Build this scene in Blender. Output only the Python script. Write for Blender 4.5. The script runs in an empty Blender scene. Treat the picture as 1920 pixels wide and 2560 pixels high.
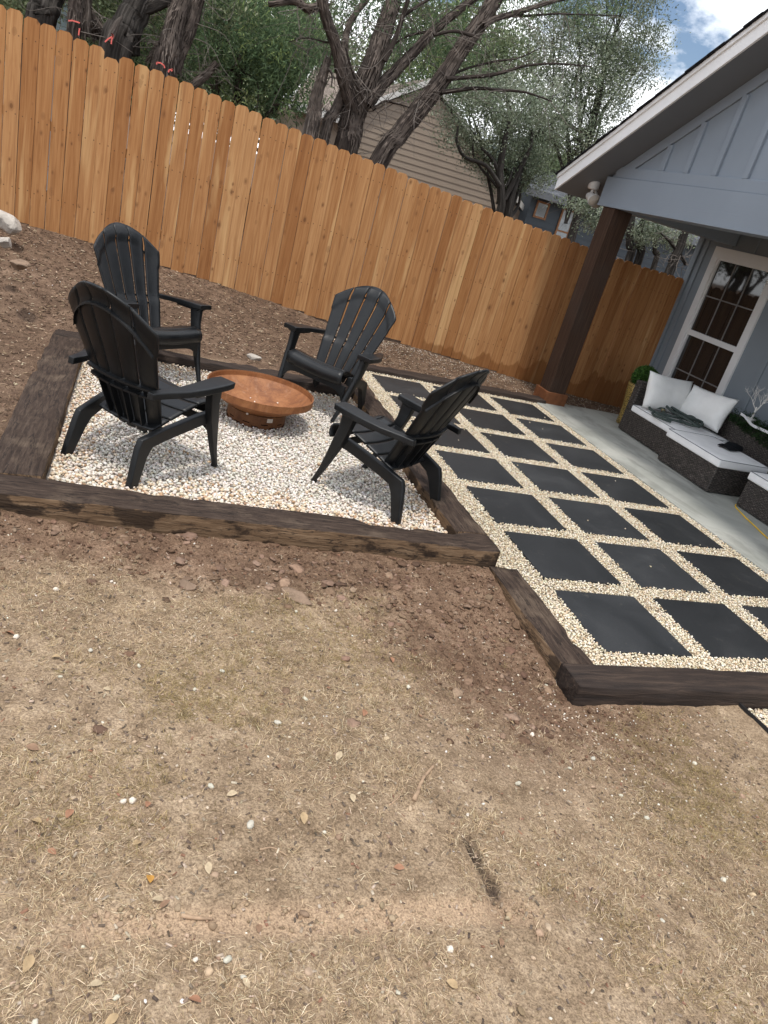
import bpy, bmesh, math, random
import numpy as np
from mathutils import Matrix, Vector

random.seed(7)
RNG = np.random.default_rng(11)
SC = bpy.context.scene
COL = SC.collection
rad = math.radians

# ------------------------------------------------------------------ camera
CAM_R = np.array([[0.93058151, -0.26479144, 0.25279152],
                  [0.10900, -0.45940, -0.88151],
                  [0.34949204, 0.84812279, -0.39817464]])
CAM_R[1] = np.cross(CAM_R[2], CAM_R[0])
CAM_C = np.array([-2.5707, -2.6545, 1.9197])
FPX = 1797.33                                   # focal length in pixels of the 1920x2560 photograph
cam = bpy.data.cameras.new('camera')
cam.sensor_fit = 'VERTICAL'
cam.sensor_height = 36.0
cam.sensor_width = 27.0
cam.lens = 36.0 * FPX / 2560.0
cam.clip_start = 0.05
cam.clip_end = 2000.0
camo = bpy.data.objects.new('camera', cam)
m = Matrix.Identity(4)
for i in range(3):
    m[i][0] = CAM_R[0][i]; m[i][1] = -CAM_R[1][i]; m[i][2] = -CAM_R[2][i]; m[i][3] = CAM_C[i]
camo.matrix_world = m
COL.objects.link(camo)
SC.camera = camo

# ------------------------------------------------------------------ sky, sun, exposure
SUN_EL, SUN_X, SUN_Y = 74.0, 0.14, 0.30        # light travels towards +x, +y and down
sd = Vector((SUN_X, SUN_Y, -math.hypot(SUN_X, SUN_Y) * math.tan(rad(SUN_EL)))).normalized()
world = bpy.data.worlds.new('World'); SC.world = world; world.use_nodes = True
wn = world.node_tree; wn.nodes.clear()
w_out = wn.nodes.new('ShaderNodeOutputWorld'); w_bg = wn.nodes.new('ShaderNodeBackground')
w_sky = wn.nodes.new('ShaderNodeTexSky'); w_sky.sky_type = 'NISHITA'; w_sky.sun_disc = False
w_sky.sun_elevation = rad(SUN_EL); w_sky.sun_rotation = math.atan2(-SUN_X, -SUN_Y)
w_sky.air_density = 1.0; w_sky.dust_density = 1.5; w_sky.ozone_density = 1.5
w_tc = wn.nodes.new('ShaderNodeTexCoord'); w_map = wn.nodes.new('ShaderNodeMapping')
w_map.inputs['Scale'].default_value = (1.0, 1.0, 1.9)
w_map.inputs['Location'].default_value = (0.35, 0.1, 0.0)
w_nz = wn.nodes.new('ShaderNodeTexNoise'); w_nz.inputs['Scale'].default_value = 3.4
w_nz.inputs['Detail'].default_value = 9.0; w_nz.inputs['Roughness'].default_value = 0.56
w_rp = wn.nodes.new('ShaderNodeValToRGB')
w_rp.color_ramp.elements[0].position = 0.455; w_rp.color_ramp.elements[1].position = 0.54
w_mix = wn.nodes.new('ShaderNodeMixRGB')
w_mix.inputs[2].default_value = (15.0, 15.3, 15.7, 1)
wn.links.new(w_tc.outputs['Generated'], w_map.inputs['Vector'])
wn.links.new(w_map.outputs[0], w_nz.inputs['Vector'])
wn.links.new(w_nz.outputs['Fac'], w_rp.inputs[0])
wn.links.new(w_rp.outputs[0], w_mix.inputs[0])
wn.links.new(w_sky.outputs[0], w_mix.inputs[1])
wn.links.new(w_mix.outputs[0], w_bg.inputs['Color'])
w_bg.inputs['Strength'].default_value = 0.12
wn.links.new(w_bg.outputs[0], w_out.inputs['Surface'])

sun = bpy.data.lights.new('sun', 'SUN'); sun.energy = 2.5; sun.angle = rad(4.5); sun.color = (1.0, 0.955, 0.89)
suno = bpy.data.objects.new('sun', sun); COL.objects.link(suno)
suno.rotation_euler = sd.to_track_quat('-Z', 'Y').to_euler(); suno.location = (0, 0, 12)
SC.view_settings.view_transform = 'Standard'; SC.view_settings.look = 'None'
SC.view_settings.gamma = 1.0; SC.view_settings.use_curve_mapping = False
SC.view_settings.exposure = 0.12
try:
    SC.cycles.use_denoising = True
    SC.cycles.max_bounces = 8
    SC.cycles.transparent_max_bounces = 12
except Exception:
    pass

# ------------------------------------------------------------------ photo pixel -> world helpers (directions only)
def ray(px, py):
    return CAM_R.T @ np.array([(px - 960) / FPX, (py - 1280) / FPX, 1.0])
def on_y(px, py, Y):
    d = ray(px, py); return CAM_C + d * ((Y - CAM_C[1]) / d[1])
def on_z(px, py, Z):
    d = ray(px, py); return CAM_C + d * ((Z - CAM_C[2]) / d[2])
D = 1920 / 1659
def zt(x, y): return (700 + x / 2.765, y / 2.765)
def zl(x, y): return (x / 3.318, y / 3.318)
def zd(x, y): return (1280 + x / 3.77, 400 + y / 3.77)

# ------------------------------------------------------------------ numpy noise
def _hash(i, j, s):
    h = (i.astype(np.int64) * 374761393 + j.astype(np.int64) * 668265263 + s * 974634777) & 0x7fffffff
    h = ((h ^ (h >> 13)) * 1274126177) & 0x7fffffff
    return ((h ^ (h >> 16)) & 0xffff) / 65535.0
def vnoise(x, y, s=0):
    xi = np.floor(x); yi = np.floor(y); fx = x - xi; fy = y - yi
    fx = fx * fx * (3 - 2 * fx); fy = fy * fy * (3 - 2 * fy)
    a = _hash(xi, yi, s); b = _hash(xi + 1, yi, s); c = _hash(xi, yi + 1, s); d = _hash(xi + 1, yi + 1, s)
    return (a * (1 - fx) + b * fx) * (1 - fy) + (c * (1 - fx) + d * fx) * fy
def fbm(x, y, oct=4, s=0, gain=0.5):
    t = 0; a = 1; n = 0
    for k in range(oct):
        t = t + a * vnoise(x * 2 ** k, y * 2 ** k, s + k * 17); n += a; a *= gain
    return t / n
def sstep(a, b, x):
    t = np.clip((x - a) / (b - a), 0, 1); return t * t * (3 - 2 * t)

# ------------------------------------------------------------------ terrain height
_cp = np.array([
    (-.30, .80, 0.0), (-1.7, .80, .03), (-3.1, .80, .055), (-.37, .3, -.05), (-.45, -.33, -.085), (0.4, -.36, -.08), (1.4, -.40, -.07), (3.0, -.6, -.06),
    (-2.57, -2.65, .22), (-4.6, -2.6, .36), (-.5, -2.6, .08), (1.5, -2.6, .0), (-4.6, -.2, .27), (-3.3, -.3, .10), (-1.6, -.7, .06),
    (-3.25, 1.1, .115), (-3.27, 2.5, .135), (-3.28, 3.9, .165), (-4.6, 2.5, .36), (-4.8, 4.6, .58),
    (-2.6, 4.05, .18), (-1.5, 4.03, .155), (-.5, 4.05, .12), (-.3, 4.6, .10), (-.2, 5.3, .06), (1.0, 5.45, .03), (2.3, 5.5, .0), (3.3, 5.55, -.02), (4.3, 5.8, -.05),
    (-3.74, 6.1, .624), (-3.27, 6.1, .604), (-2.47, 6.1, .515), (-1.7, 6.1, .45), (-.79, 6.1, .335), (.84, 6.1, .205), (2.72, 6.1, .04), (4.3, 6.1, -.08), (-5.6, 6.1, .80),
    (-2.6, 5.2, .36), (-1.2, 5.0, .24)])
def _tps(r2):
    return 0.5 * r2 * np.log(r2 + 1e-9)
_n = len(_cp)
_K = _tps(((_cp[:, None, :2] - _cp[None, :, :2]) ** 2).sum(-1)) + 0.02 * np.eye(_n)
_P = np.c_[np.ones(_n), _cp[:, :2]]
_A = np.block([[_K, _P], [_P.T, np.zeros((3, 3))]])
_w = np.linalg.solve(_A, np.r_[_cp[:, 2], 0, 0, 0])
def T(x, y):
    x = np.asarray(x, float); y = np.asarray(y, float)
    xc = np.clip(x, -6, 4.6); yc = np.clip(y, -3.2, 6.3)
    sh = xc.shape; q = np.c_[xc.ravel(), yc.ravel()]
    out = np.empty(len(q))
    for i in range(0, len(q), 40000):
        qq = q[i:i + 40000]
        r2 = ((qq[:, None] - _cp[None, :, :2]) ** 2).sum(-1)
        out[i:i + 40000] = _tps(r2) @ _w[:_n] + _w[_n] + qq @ _w[_n + 1:]
    return out.reshape(sh)
def Ts(x, y):
    return float(T(np.array([x]), np.array([y]))[0])
def on_ground(px, py):
    z = 0.1
    for _ in range(12):
        p = on_z(px, py, z); z = Ts(p[0], p[1])
    return p

# ------------------------------------------------------------------ mesh helpers
def tag(o, label=None, cat=None, group=None, kind=None):
    if label: o['label'] = label
    if cat: o['category'] = cat
    if group: o['group'] = group
    if kind: o['kind'] = kind
    return o
def empty(name, loc=(0, 0, 0), rz=0.0, label=None, cat=None, group=None):
    o = bpy.data.objects.new(name, None); COL.objects.link(o)
    o.location = loc; o.rotation_euler = (0, 0, rz); o.empty_display_size = 0.1
    return tag(o, label, cat, group)
def link(name, me, parent=None, loc=None, rot=None):
    o = bpy.data.objects.new(name, me); COL.objects.link(o)
    if parent: o.parent = parent
    if loc is not None: o.location = loc
    if rot is not None: o.rotation_euler = rot
    return o
class MB:
    """collects plain shapes into ONE mesh"""
    def __init__(s): s.v = []; s.f = []
    def add(s, V, F):
        b = len(s.v); s.v += [tuple(map(float, p)) for p in V]; s.f += [tuple(i + b for i in q) for q in F]; return s
    def box(s, x0, x1, y0, y1, z0, z1):
        V = [(x, y, z) for z in (z0, z1) for y in (y0, y1) for x in (x0, x1)]
        return s.add(V, [(0, 2, 3, 1), (4, 5, 7, 6), (0, 1, 5, 4), (2, 6, 7, 3), (0, 4, 6, 2), (1, 3, 7, 5)])
    def hexa(s, a, b):
        """a: four bottom corners ccw seen from above, b: the four above them"""
        return s.add(list(a) + list(b), [(3, 2, 1, 0), (4, 5, 6, 7), (0, 1, 5, 4), (1, 2, 6, 5), (2, 3, 7, 6), (3, 0, 4, 7)])
    def prism(s, poly, axis, a, b):
        """poly: (p,q) points; extruded along axis from a to b"""
        n = len(poly)
        def mk(p, q, t):
            return {'x': (t, p, q), 'y': (p, t, q), 'z': (p, q, t)}[axis]
        V = [mk(p, q, a) for p, q in poly] + [mk(p, q, b) for p, q in poly]
        F = [tuple(range(n))[::-1], tuple(range(n, 2 * n))] + [(i, (i + 1) % n, n + (i + 1) % n, n + i) for i in range(n)]
        return s.add(V, F)
    def tube(s, pts, rr, n=8, cap=True):
        V, F, _ = tube_arrays(pts, rr, n, cap); return s.add(V, F)
    def lathe(s, prof, n=32, c=(0, 0, 0), close=False):
        V = []; F = []
        for r, z in prof:
            for k in range(n):
                a = 2 * math.pi * k / n; V.append((c[0] + r * math.cos(a), c[1] + r * math.sin(a), c[2] + z))
        P = len(prof)
        for i in range(P - 1 + (1 if close else 0)):
            j = (i + 1) % P
            for k in range(n):
                q = (k + 1) % n; F.append((i * n + k, i * n + q, j * n + q, j * n + k))
        return s.add(V, F)
    def grid(s, fn, nu, nv):
        V = [fn(i / nu, j / nv) for j in range(nv + 1) for i in range(nu + 1)]
        F = [(j * (nu + 1) + i, j * (nu + 1) + i + 1, (j + 1) * (nu + 1) + i + 1, (j + 1) * (nu + 1) + i) for j in range(nv) for i in range(nu)]
        return s.add(V, F)
    def mesh(s, name, mat, smooth=False, fix=True):
        me = bpy.data.meshes.new(name); me.from_pydata(s.v, [], s.f); me.update()
        if fix:
            bm = bmesh.new(); bm.from_mesh(me); bmesh.ops.recalc_face_normals(bm, faces=bm.faces); bm.to_mesh(me); bm.free()
        if mat: me.materials.append(mat)
        if smooth: me.polygons.foreach_set('use_smooth', [True] * len(me.polygons))
        return me
    def build(s, name, mat, parent=None, smooth=False, bevel=0.0, seg=2, solid=0.0, sub=0, loc=None, rot=None, angle=40):
        me = s.mesh(name, mat, smooth)
        o = link(name, me, parent, loc, rot)
        mods(o, bevel, seg, solid, sub, angle)
        return o
def mods(o, bevel=0.0, seg=2, solid=0.0, sub=0, angle=40):
    if solid:
        q = o.modifiers.new('solid', 'SOLIDIFY'); q.thickness = solid; q.offset = 0
    if bevel:
        b = o.modifiers.new('bevel', 'BEVEL'); b.width = bevel; b.segments = seg; b.limit_method = 'ANGLE'; b.angle_limit = rad(angle)
        o.data.polygons.foreach_set('use_smooth', [True] * len(o.data.polygons))
        wnm = o.modifiers.new('wn', 'WEIGHTED_NORMAL'); wnm.keep_sharp = True
    if sub:
        q = o.modifiers.new('sub', 'SUBSURF'); q.levels = sub; q.render_levels = sub
def tube_arrays(pts, rr, n=8, cap=True, ridge=0.0, seed=0):
    P = np.array(pts, float); m_ = len(P)
    rr = np.broadcast_to(np.asarray(rr, float), (m_,))
    t = np.gradient(P, axis=0); t /= np.linalg.norm(t, axis=1)[:, None] + 1e-12
    ref = np.array([0, 0, 1.0]) if abs(t[0][2]) < 0.9 else np.array([1.0, 0, 0])
    nrm = np.cross(t[0], ref); nrm /= np.linalg.norm(nrm)
    V = []; UV = []; L = 0
    rg = np.random.default_rng(seed + 5)
    ph = rg.uniform(0, 6.28, 6)
    for i in range(m_):
        if i:
            nrm = nrm - t[i] * (nrm @ t[i]); nrm /= np.linalg.norm(nrm) + 1e-12
            L += np.linalg.norm(P[i] - P[i - 1])
        bt = np.cross(t[i], nrm)
        for k in range(n):
            a = 2 * math.pi * k / n
            r = rr[i]
            if ridge:
                r *= 1 + ridge * (math.sin(3 * a + ph[0] + 0.5 * L) + 0.8 * math.sin(5 * a + ph[1] - 0.4 * L) + 0.8 * math.sin(9 * a + ph[3] + 0.7 * L) + 0.6 * math.sin(11 * a + ph[4]) + 0.25 * math.sin(2.2 * L + ph[2] + a))
            V.append(P[i] + r * (math.cos(a) * nrm + math.sin(a) * bt)); UV.append((k / n, L))
    F = [(i * n + k, i * n + (k + 1) % n, (i + 1) * n + (k + 1) % n, (i + 1) * n + k) for i in range(m_ - 1) for k in range(n)]
    if cap:
        F.append(tuple(range(n))[::-1]); F.append(tuple(range((m_ - 1) * n, m_ * n)))
    return V, F, UV
def smooth_path(pts, rr, k=4):
    """Catmull-Rom subdivision of a path with radii"""
    P = np.array(pts, float); r = np.array(rr, float) if np.ndim(rr) else np.full(len(P), float(rr))
    if len(P) < 3:
        tt = np.linspace(0, 1, k + 1)[:, None]
        return P[0] + (P[-1] - P[0]) * tt, r[0] + (r[-1] - r[0]) * tt[:, 0]
    Q = []; S = []
    E = np.vstack([2 * P[0] - P[1], P, 2 * P[-1] - P[-2]])
    for i in range(len(P) - 1):
        p0, p1, p2, p3 = E[i:i + 4]
        for j in range(k):
            t = j / k
            Q.append(0.5 * (2 * p1 + (p2 - p0) * t + (2 * p0 - 5 * p1 + 4 * p2 - p3) * t * t + (3 * p1 - p0 - 3 * p2 + p3) * t ** 3))
            S.append(r[i] + (r[i + 1] - r[i]) * t)
    Q.append(P[-1]); S.append(r[-1])
    return np.array(Q), np.array(S)
def np_mesh(name, V, F, mat, col=None, smooth=True):
    V = np.asarray(V, np.float32); F = np.asarray(F, np.int32)
    me = bpy.data.meshes.new(name)
    k = F.shape[1]; nf = len(F)
    me.vertices.add(len(V)); me.vertices.foreach_set('co', V.ravel())
    me.loops.add(nf * k); me.loops.foreach_set('vertex_index', F.ravel())
    me.polygons.add(nf); me.polygons.foreach_set('loop_start', np.arange(0, nf * k, k, dtype=np.int32))
    me.polygons.foreach_set('loop_total', np.full(nf, k, np.int32))
    me.update(calc_edges=True)
    if smooth: me.polygons.foreach_set('use_smooth', np.ones(nf, bool))
    if col is not None:
        a = me.color_attributes.new('Col', 'FLOAT_COLOR', 'POINT')
        c = np.ones((len(V), 4), np.float32); c[:, :3] = col; a.data.foreach_set('color', c.ravel())
    me.materials.append(mat)
    return me
def copy_tree(o, parent=None):
    c = o.copy(); COL.objects.link(c); c.parent = parent
    for ch in list(o.children): copy_tree(ch, c)
    return c

# ------------------------------------------------------------------ material helpers
class N:
    def __init__(s, name, rough=0.8, spec=0.3):
        s.m = bpy.data.materials.new(name); s.m.use_nodes = True; s.t = s.m.node_tree
        s.b = s.t.nodes['Principled BSDF']; s.b.inputs['Roughness'].default_value = rough
        s.b.inputs['Specular IOR Level'].default_value = spec
        s.co = s.t.nodes.new('ShaderNodeTexCoord'); s.oi = s.t.nodes.new('ShaderNodeObjectInfo')
    def n(s, t, **k):
        q = s.t.nodes.new('ShaderNode' + t)
        for a, b in k.items(): setattr(q, a, b)
        return q
    def l(s, a, b): s.t.links.new(a, b)
    def vec(s, scale=(1, 1, 1), coord='Object', rand=0.0):
        mp = s.n('Mapping'); mp.inputs['Scale'].default_value = scale
        s.l(s.co.outputs[coord], mp.inputs['Vector'])
        if rand:
            mu = s.n('Math', operation='MULTIPLY'); mu.inputs[1].default_value = rand
            s.l(s.oi.outputs['Random'], mu.inputs[0])
            cb = s.n('CombineXYZ')
            for i in range(3): s.l(mu.outputs[0], cb.inputs[i])
            s.l(cb.outputs[0], mp.inputs['Location'])
        return mp.outputs[0]
    def noise(s, v, scale=5, detail=6, rough=0.55, dist=0.0):
        q = s.n('TexNoise'); q.inputs['Scale'].default_value = scale; q.inputs['Detail'].default_value = detail
        q.inputs['Roughness'].default_value = rough; q.inputs['Distortion'].default_value = dist
        s.l(v, q.inputs['Vector']); return q.outputs['Fac']
    def ramp(s, f, stops, interp='LINEAR'):
        q = s.n('ValToRGB'); e = q.color_ramp.elements; q.color_ramp.interpolation = interp
        while len(e) < len(stops): e.new(0.5)
        for i, (p, c) in enumerate(stops):
            e[i].position = p; e[i].color = (*c, 1) if len(c) == 3 else c
        s.l(f, q.inputs[0]); return q.outputs['Color']
    def g(s, f, a, b):
        return s.ramp(f, [(a, (0, 0, 0)), (b, (1, 1, 1))])
    def mix(s, fac, a, b, mode='MIX'):
        q = s.n('MixRGB', blend_type=mode)
        for i, x in ((0, fac), (1, a), (2, b)):
            if isinstance(x, (int, float)): q.inputs[i].default_value = x
            elif isinstance(x, tuple): q.inputs[i].default_value = (*x, 1)
            else: s.l(x, q.inputs[i])
        return q.outputs[0]
    def math(s, op, a, b=0.0, c=None):
        q = s.n('Math', operation=op)
        for i, x in enumerate((a, b) if c is None else (a, b, c)):
            if isinstance(x, (int, float)): q.inputs[i].default_value = x
            else: s.l(x, q.inputs[i])
        return q.outputs[0]
    def vary(s, colr, lo=0.8, hi=1.15, sat=0.0):
        """per-object brightness variation"""
        mr = s.n('MapRange'); mr.inputs['To Min'].default_value = lo; mr.inputs['To Max'].default_value = hi
        s.l(s.oi.outputs['Random'], mr.inputs['Value'])
        hs = s.n('HueSaturation'); s.l(mr.outputs[0], hs.inputs['Value']); s.l(colr, hs.inputs['Color'])
        return hs.outputs[0]
    def bump(s, f, strength=0.3, dist=0.01, prev=None):
        q = s.n('Bump'); q.inputs['Strength'].default_value = strength; q.inputs['Distance'].default_value = dist
        s.l(f, q.inputs['Height'])
        if prev is not None: s.l(prev, q.inputs['Normal'])
        s.l(q.outputs[0], s.b.inputs['Normal']); return q.outputs[0]
    def color(s, c):
        if isinstance(c, tuple): s.b.inputs['Base Color'].default_value = (*c, 1)
        else: s.l(c, s.b.inputs['Base Color'])
        return s
def attr_col(s):
    q = s.n('Attribute'); q.attribute_name = 'Col'; return q.outputs['Color']
def plain(name, c, rough=0.6, spec=0.4, var=0.25, scale=8, bump=0.0, bscale=60, bdist=0.003, metal=0.0, rand=3.0):
    s = N(name, rough, spec); v = s.vec(rand=rand)
    f = s.noise(v, scale, 6)
    lo = tuple(x * (1 - var) for x in c); hi = tuple(min(1, x * (1 + var)) for x in c)
    s.color(s.ramp(f, [(0.3, lo), (0.7, hi)]))
    s.b.inputs['Metallic'].default_value = metal
    if bump: s.bump(s.noise(v, bscale, 4), bump, bdist)
    return s.m

# ------------------------------------------------------------------ materials
def m_soil():
    s = N('soil', 0.95, 0.15); v = s.vec(coord='Object')
    big = s.noise(v, 1.6, 5); mid = s.noise(v, 9, 6, 0.6); fine = s.noise(v, 70, 5, 0.65)
    a = s.n('Attribute'); a.attribute_name = 'Col'
    sep = s.n('SeparateColor'); s.l(a.outputs['Color'], sep.inputs[0])
    pale = s.ramp(mid, [(0.25, (0.205, 0.146, 0.095)), (0.5, (0.355, 0.267, 0.180)), (0.75, (0.505, 0.395, 0.280))])
    red = s.ramp(mid, [(0.25, (0.105, 0.062, 0.041)), (0.55, (0.22, 0.145, 0.098)), (0.8, (0.33, 0.235, 0.165))])
    mul = s.ramp(mid, [(0.25, (0.085, 0.055, 0.038)), (0.55, (0.175, 0.118, 0.082)), (0.8, (0.28, 0.20, 0.142))])
    c = s.mix(sep.outputs[0], pale, red); c = s.mix(sep.outputs[1], c, mul)
    c = s.mix(sep.outputs[2], c, (0.07, 0.052, 0.042))
    c = s.mix(1.0, c, s.ramp(fine, [(0.25, (0.50, 0.48, 0.46)), (0.6, (1.08, 1.08, 1.08))]), 'MULTIPLY')
    c = s.mix(1.0, c, s.ramp(big, [(0.3, (0.76, 0.73, 0.70)), (0.7, (1.16, 1.15, 1.14))]), 'MULTIPLY')
    at2 = s.n('Attribute'); at2.attribute_name = 'Scrape'
    damp = s.noise(v, 3.3, 6, 0.62, 0.5)
    c = s.mix(s.math('MULTIPLY', s.g(damp, 0.52, 0.66), 0.30), c, (0.13, 0.088, 0.06))
    c = s.mix(s.math('MULTIPLY', at2.outputs['Fac'], 0.75), c, (0.46, 0.325, 0.215))
    grit_shade = s.noise(v, 150, 4, 0.75)
    c = s.mix(1.0, c, s.ramp(grit_shade, [(0.34, (0.50, 0.47, 0.45)), (0.5, (1.0, 1.0, 1.0)), (0.66, (1.42, 1.41, 1.39))]), 'MULTIPLY')  # soil grain, its contrast deepened in colour for the thatch's tiny shadows
    s.color(c)
    b = s.bump(s.noise(v, 38, 8, 0.7), 0.7, 0.02)
    s.bump(fine, 0.5, 0.006, b)
    return s.m
def m_attr(name, rough=0.9, spec=0.2, var=0.2, scale=60, trans=0.0, bump=0.0):
    s = N(name, rough, spec); v = s.vec(coord='Object')
    c = attr_col(s)
    if var:
        c = s.mix(1.0, c, s.ramp(s.noise(v, scale, 3), [(0.3, (1 - var,) * 3), (0.7, (1 + var,) * 3)]), 'MULTIPLY')
    s.color(c)
    if bump: s.bump(s.noise(v, scale * 1.5, 4), bump, 0.004)
    if trans:
        tr = s.n('BsdfTranslucent'); s.l(c, tr.inputs['Color'])
        mx = s.n('MixShader'); mx.inputs[0].default_value = trans
        s.l(s.b.outputs[0], mx.inputs[1]); s.l(tr.outputs[0], mx.inputs[2])
        s.l(mx.outputs[0], s.t.nodes['Material Output'].inputs['Surface'])
    return s.m
def m_cedar():
    s = N('cedar', 0.8, 0.12)
    v = s.vec((26, 26, 1.1), rand=57.0); v2 = s.vec((7, 7, 0.55), rand=31.0); v3 = s.vec((1, 1, 1), rand=19.0)
    g = s.noise(v, 1.6, 7, 0.6, 0.7); g2 = s.noise(v2, 1.0, 4, 0.5, 0.4)
    c = s.ramp(g, [(0.28, (0.30, 0.134, 0.053)), (0.5, (0.42, 0.205, 0.084)), (0.72, (0.505, 0.273, 0.121))])
    r1 = s.n('TexWhiteNoise', noise_dimensions='1D'); s.l(s.oi.outputs['Random'], r1.inputs['W'])
    rc = s.ramp(r1.outputs['Value'], [(0.0, (0.76, 0.68, 0.62)), (0.12, (0.88, 0.83, 0.78)), (0.35, (0.97, 0.95, 0.92)), (0.6, (1.0, 1.0, 1.0)), (0.82, (1.07, 1.11, 1.14)), (1.0, (1.18, 1.30, 1.40))])
    c = s.mix(1.0, c, rc, 'MULTIPLY')
    # pale sapwood streaks
    c = s.mix(s.math('MULTIPLY', s.g(g2, 0.60, 0.68), 0.55), c, (0.66, 0.42, 0.20))
    # dark mineral streaks
    c = s.mix(s.math('MULTIPLY', s.g(s.noise(s.vec((16, 16, 0.5), rand=83.0), 1.2, 3), 0.62, 0.72), 0.4), c, (0.22, 0.10, 0.045))
    # knots
    so = s.n('SeparateXYZ'); s.l(s.co.outputs['Object'], so.inputs[0])
    ck = s.n('CombineXYZ')
    s.l(s.math('ADD', s.math('MULTIPLY', so.outputs['X'], 13.0), s.math('MULTIPLY', s.oi.outputs['Random'], 41.0)), ck.inputs[0])
    s.l(s.math('ADD', s.math('MULTIPLY', so.outputs['Z'], 7.5), s.math('MULTIPLY', s.oi.outputs['Random'], 173.0)), ck.inputs[1])
    vo = s.n('TexVoronoi', voronoi_dimensions='2D'); vo.inputs['Scale'].default_value = 1.0; s.l(ck.outputs[0], vo.inputs['Vector'])
    wn2 = s.n('SeparateColor'); s.l(vo.outputs['Color'], wn2.inputs[0])
    kd = s.math('DIVIDE', vo.outputs['Distance'], s.math('MULTIPLY_ADD', wn2.outputs[1], 1.1, 0.35))
    kn = s.ramp(kd, [(0.10, (1, 1, 1)), (0.19, (0, 0, 0))])
    kn = s.math('MULTIPLY', kn, s.g(wn2.outputs[0], 0.84, 0.86))
    c = s.mix(s.math('MULTIPLY', kn, s.math('MULTIPLY_ADD', wn2.outputs[2], 0.6, 0.2)), c, (0.14, 0.058, 0.026))
    ring = s.ramp(kd, [(0.12, (0, 0, 0)), (0.2, (1, 1, 1)), (0.3, (0, 0, 0))])
    c = s.mix(s.math('MULTIPLY', s.math('MULTIPLY', ring, s.g(wn2.outputs[0], 0.84, 0.86)), 0.45), c, (0.24, 0.11, 0.05))
    nz_ = s.math('SUBTRACT', s.math('PINGPONG', s.math('SUBTRACT', so.outputs['Z'], 0.325), 0.335), 0.0)
    nx_ = s.math('SUBTRACT', s.math('ABSOLUTE', so.outputs['X']), 0.040)
    nd = s.math('SQRT', s.math('ADD', s.math('MULTIPLY', nz_, nz_), s.math('MULTIPLY', nx_, nx_)))
    c = s.mix(s.ramp(nd, [(0.004, (0.9, 0.9, 0.9)), (0.0065, (0, 0, 0))]), c, (0.10, 0.055, 0.035))
    # damp foot of the boards beside the porch
    ge = s.n('NewGeometry'); sp = s.n('SeparateXYZ'); s.l(ge.outputs['Position'], sp.inputs[0])
    mpx = s.n('Mapping'); mpx.inputs['Scale'].default_value = (3.2, 0, 0.6); s.l(ge.outputs['Position'], mpx.inputs['Vector'])
    lvl = s.math('MULTIPLY_ADD', s.noise(mpx.outputs[0], 1.0, 4), 0.75, -0.08)
    wet = s.math('SUBTRACT', lvl, sp.outputs['Z'])
    wet = s.g(wet, -0.0, 0.03)
    wet = s.math('MULTIPLY', wet, s.g(sp.outputs['X'], 0.25, 0.6)) if False else s.math('MULTIPLY', wet, s.math('GREATER_THAN', sp.outputs['X'], 0.9))
    c = s.mix(s.math('MULTIPLY', wet, 0.62), c, (0.20, 0.075, 0.022))
    s.color(c)
    b = s.bump(g, 0.25, 0.003)
    return s.m
def m_tie():
    s = N('weathered_tie', 0.85, 0.25); v = s.vec((3.0, 26, 26), rand=23.0); v2 = s.vec((1, 1, 1), rand=11.0)
    g = s.noise(v, 2.0, 8, 0.65, 0.5); b = s.noise(v2, 3.2, 5, 0.6); b2 = s.noise(s.vec((2.2, 7, 3.2), rand=5.0), 2.2, 5, 0.6)
    top = s.ramp(g, [(0.25, (0.024, 0.015, 0.011)), (0.5, (0.060, 0.040, 0.030)), (0.75, (0.118, 0.083, 0.062))])
    top = s.mix(s.g(b, 0.52, 0.68), top, s.ramp(g, [(0.3, (0.07, 0.047, 0.034)), (0.7, (0.19, 0.14, 0.10))]))
    side = s.ramp(g, [(0.25, (0.075, 0.044, 0.025)), (0.5, (0.185, 0.115, 0.065)), (0.78, (0.31, 0.21, 0.13))])
    side = s.mix(s.math('MULTIPLY', s.g(b2, 0.52, 0.58), 0.8), side, (0.020, 0.012, 0.008))
    ge = s.n('NewGeometry'); sp = s.n('SeparateXYZ'); s.l(ge.outputs['True Normal'], sp.inputs[0])
    c = s.mix(s.g(sp.outputs['Z'], 0.35, 0.75), side, top)
    cr = s.math('ABSOLUTE', s.math('SUBTRACT', s.noise(s.vec((1.3, 13, 13), rand=71.0), 1.6, 5, 0.6, 0.3), 0.5))
    crk = s.ramp(cr, [(0.004, (1, 1, 1)), (0.016, (0, 0, 0))])
    c = s.mix(s.math('MULTIPLY', crk, 0.8), c, (0.012, 0.009, 0.008))
    c = s.vary(c, 0.78, 1.1)
    s.color(c)
    k = s.bump(g, 0.8, 0.012); s.bump(s.noise(s.vec((4, 50, 50), rand=3.0), 1.5, 6, 0.7), 0.5, 0.006, k)
    return s.m
def m_dark_tie():
    s = N('dark_tie', 0.8, 0.3); v = s.vec((1.2, 18, 18), rand=29.0)
    g = s.noise(v, 2.0, 8, 0.65, 0.5)
    c = s.ramp(g, [(0.25, (0.012, 0.009, 0.008)), (0.5, (0.035, 0.024, 0.019)), (0.78, (0.085, 0.058, 0.042))])
    s.color(c); k = s.bump(g, 0.9, 0.014); s.bump(s.noise(s.vec((4, 55, 55)), 1.5, 6, 0.7), 0.5, 0.006, k)
    return s.m
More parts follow.
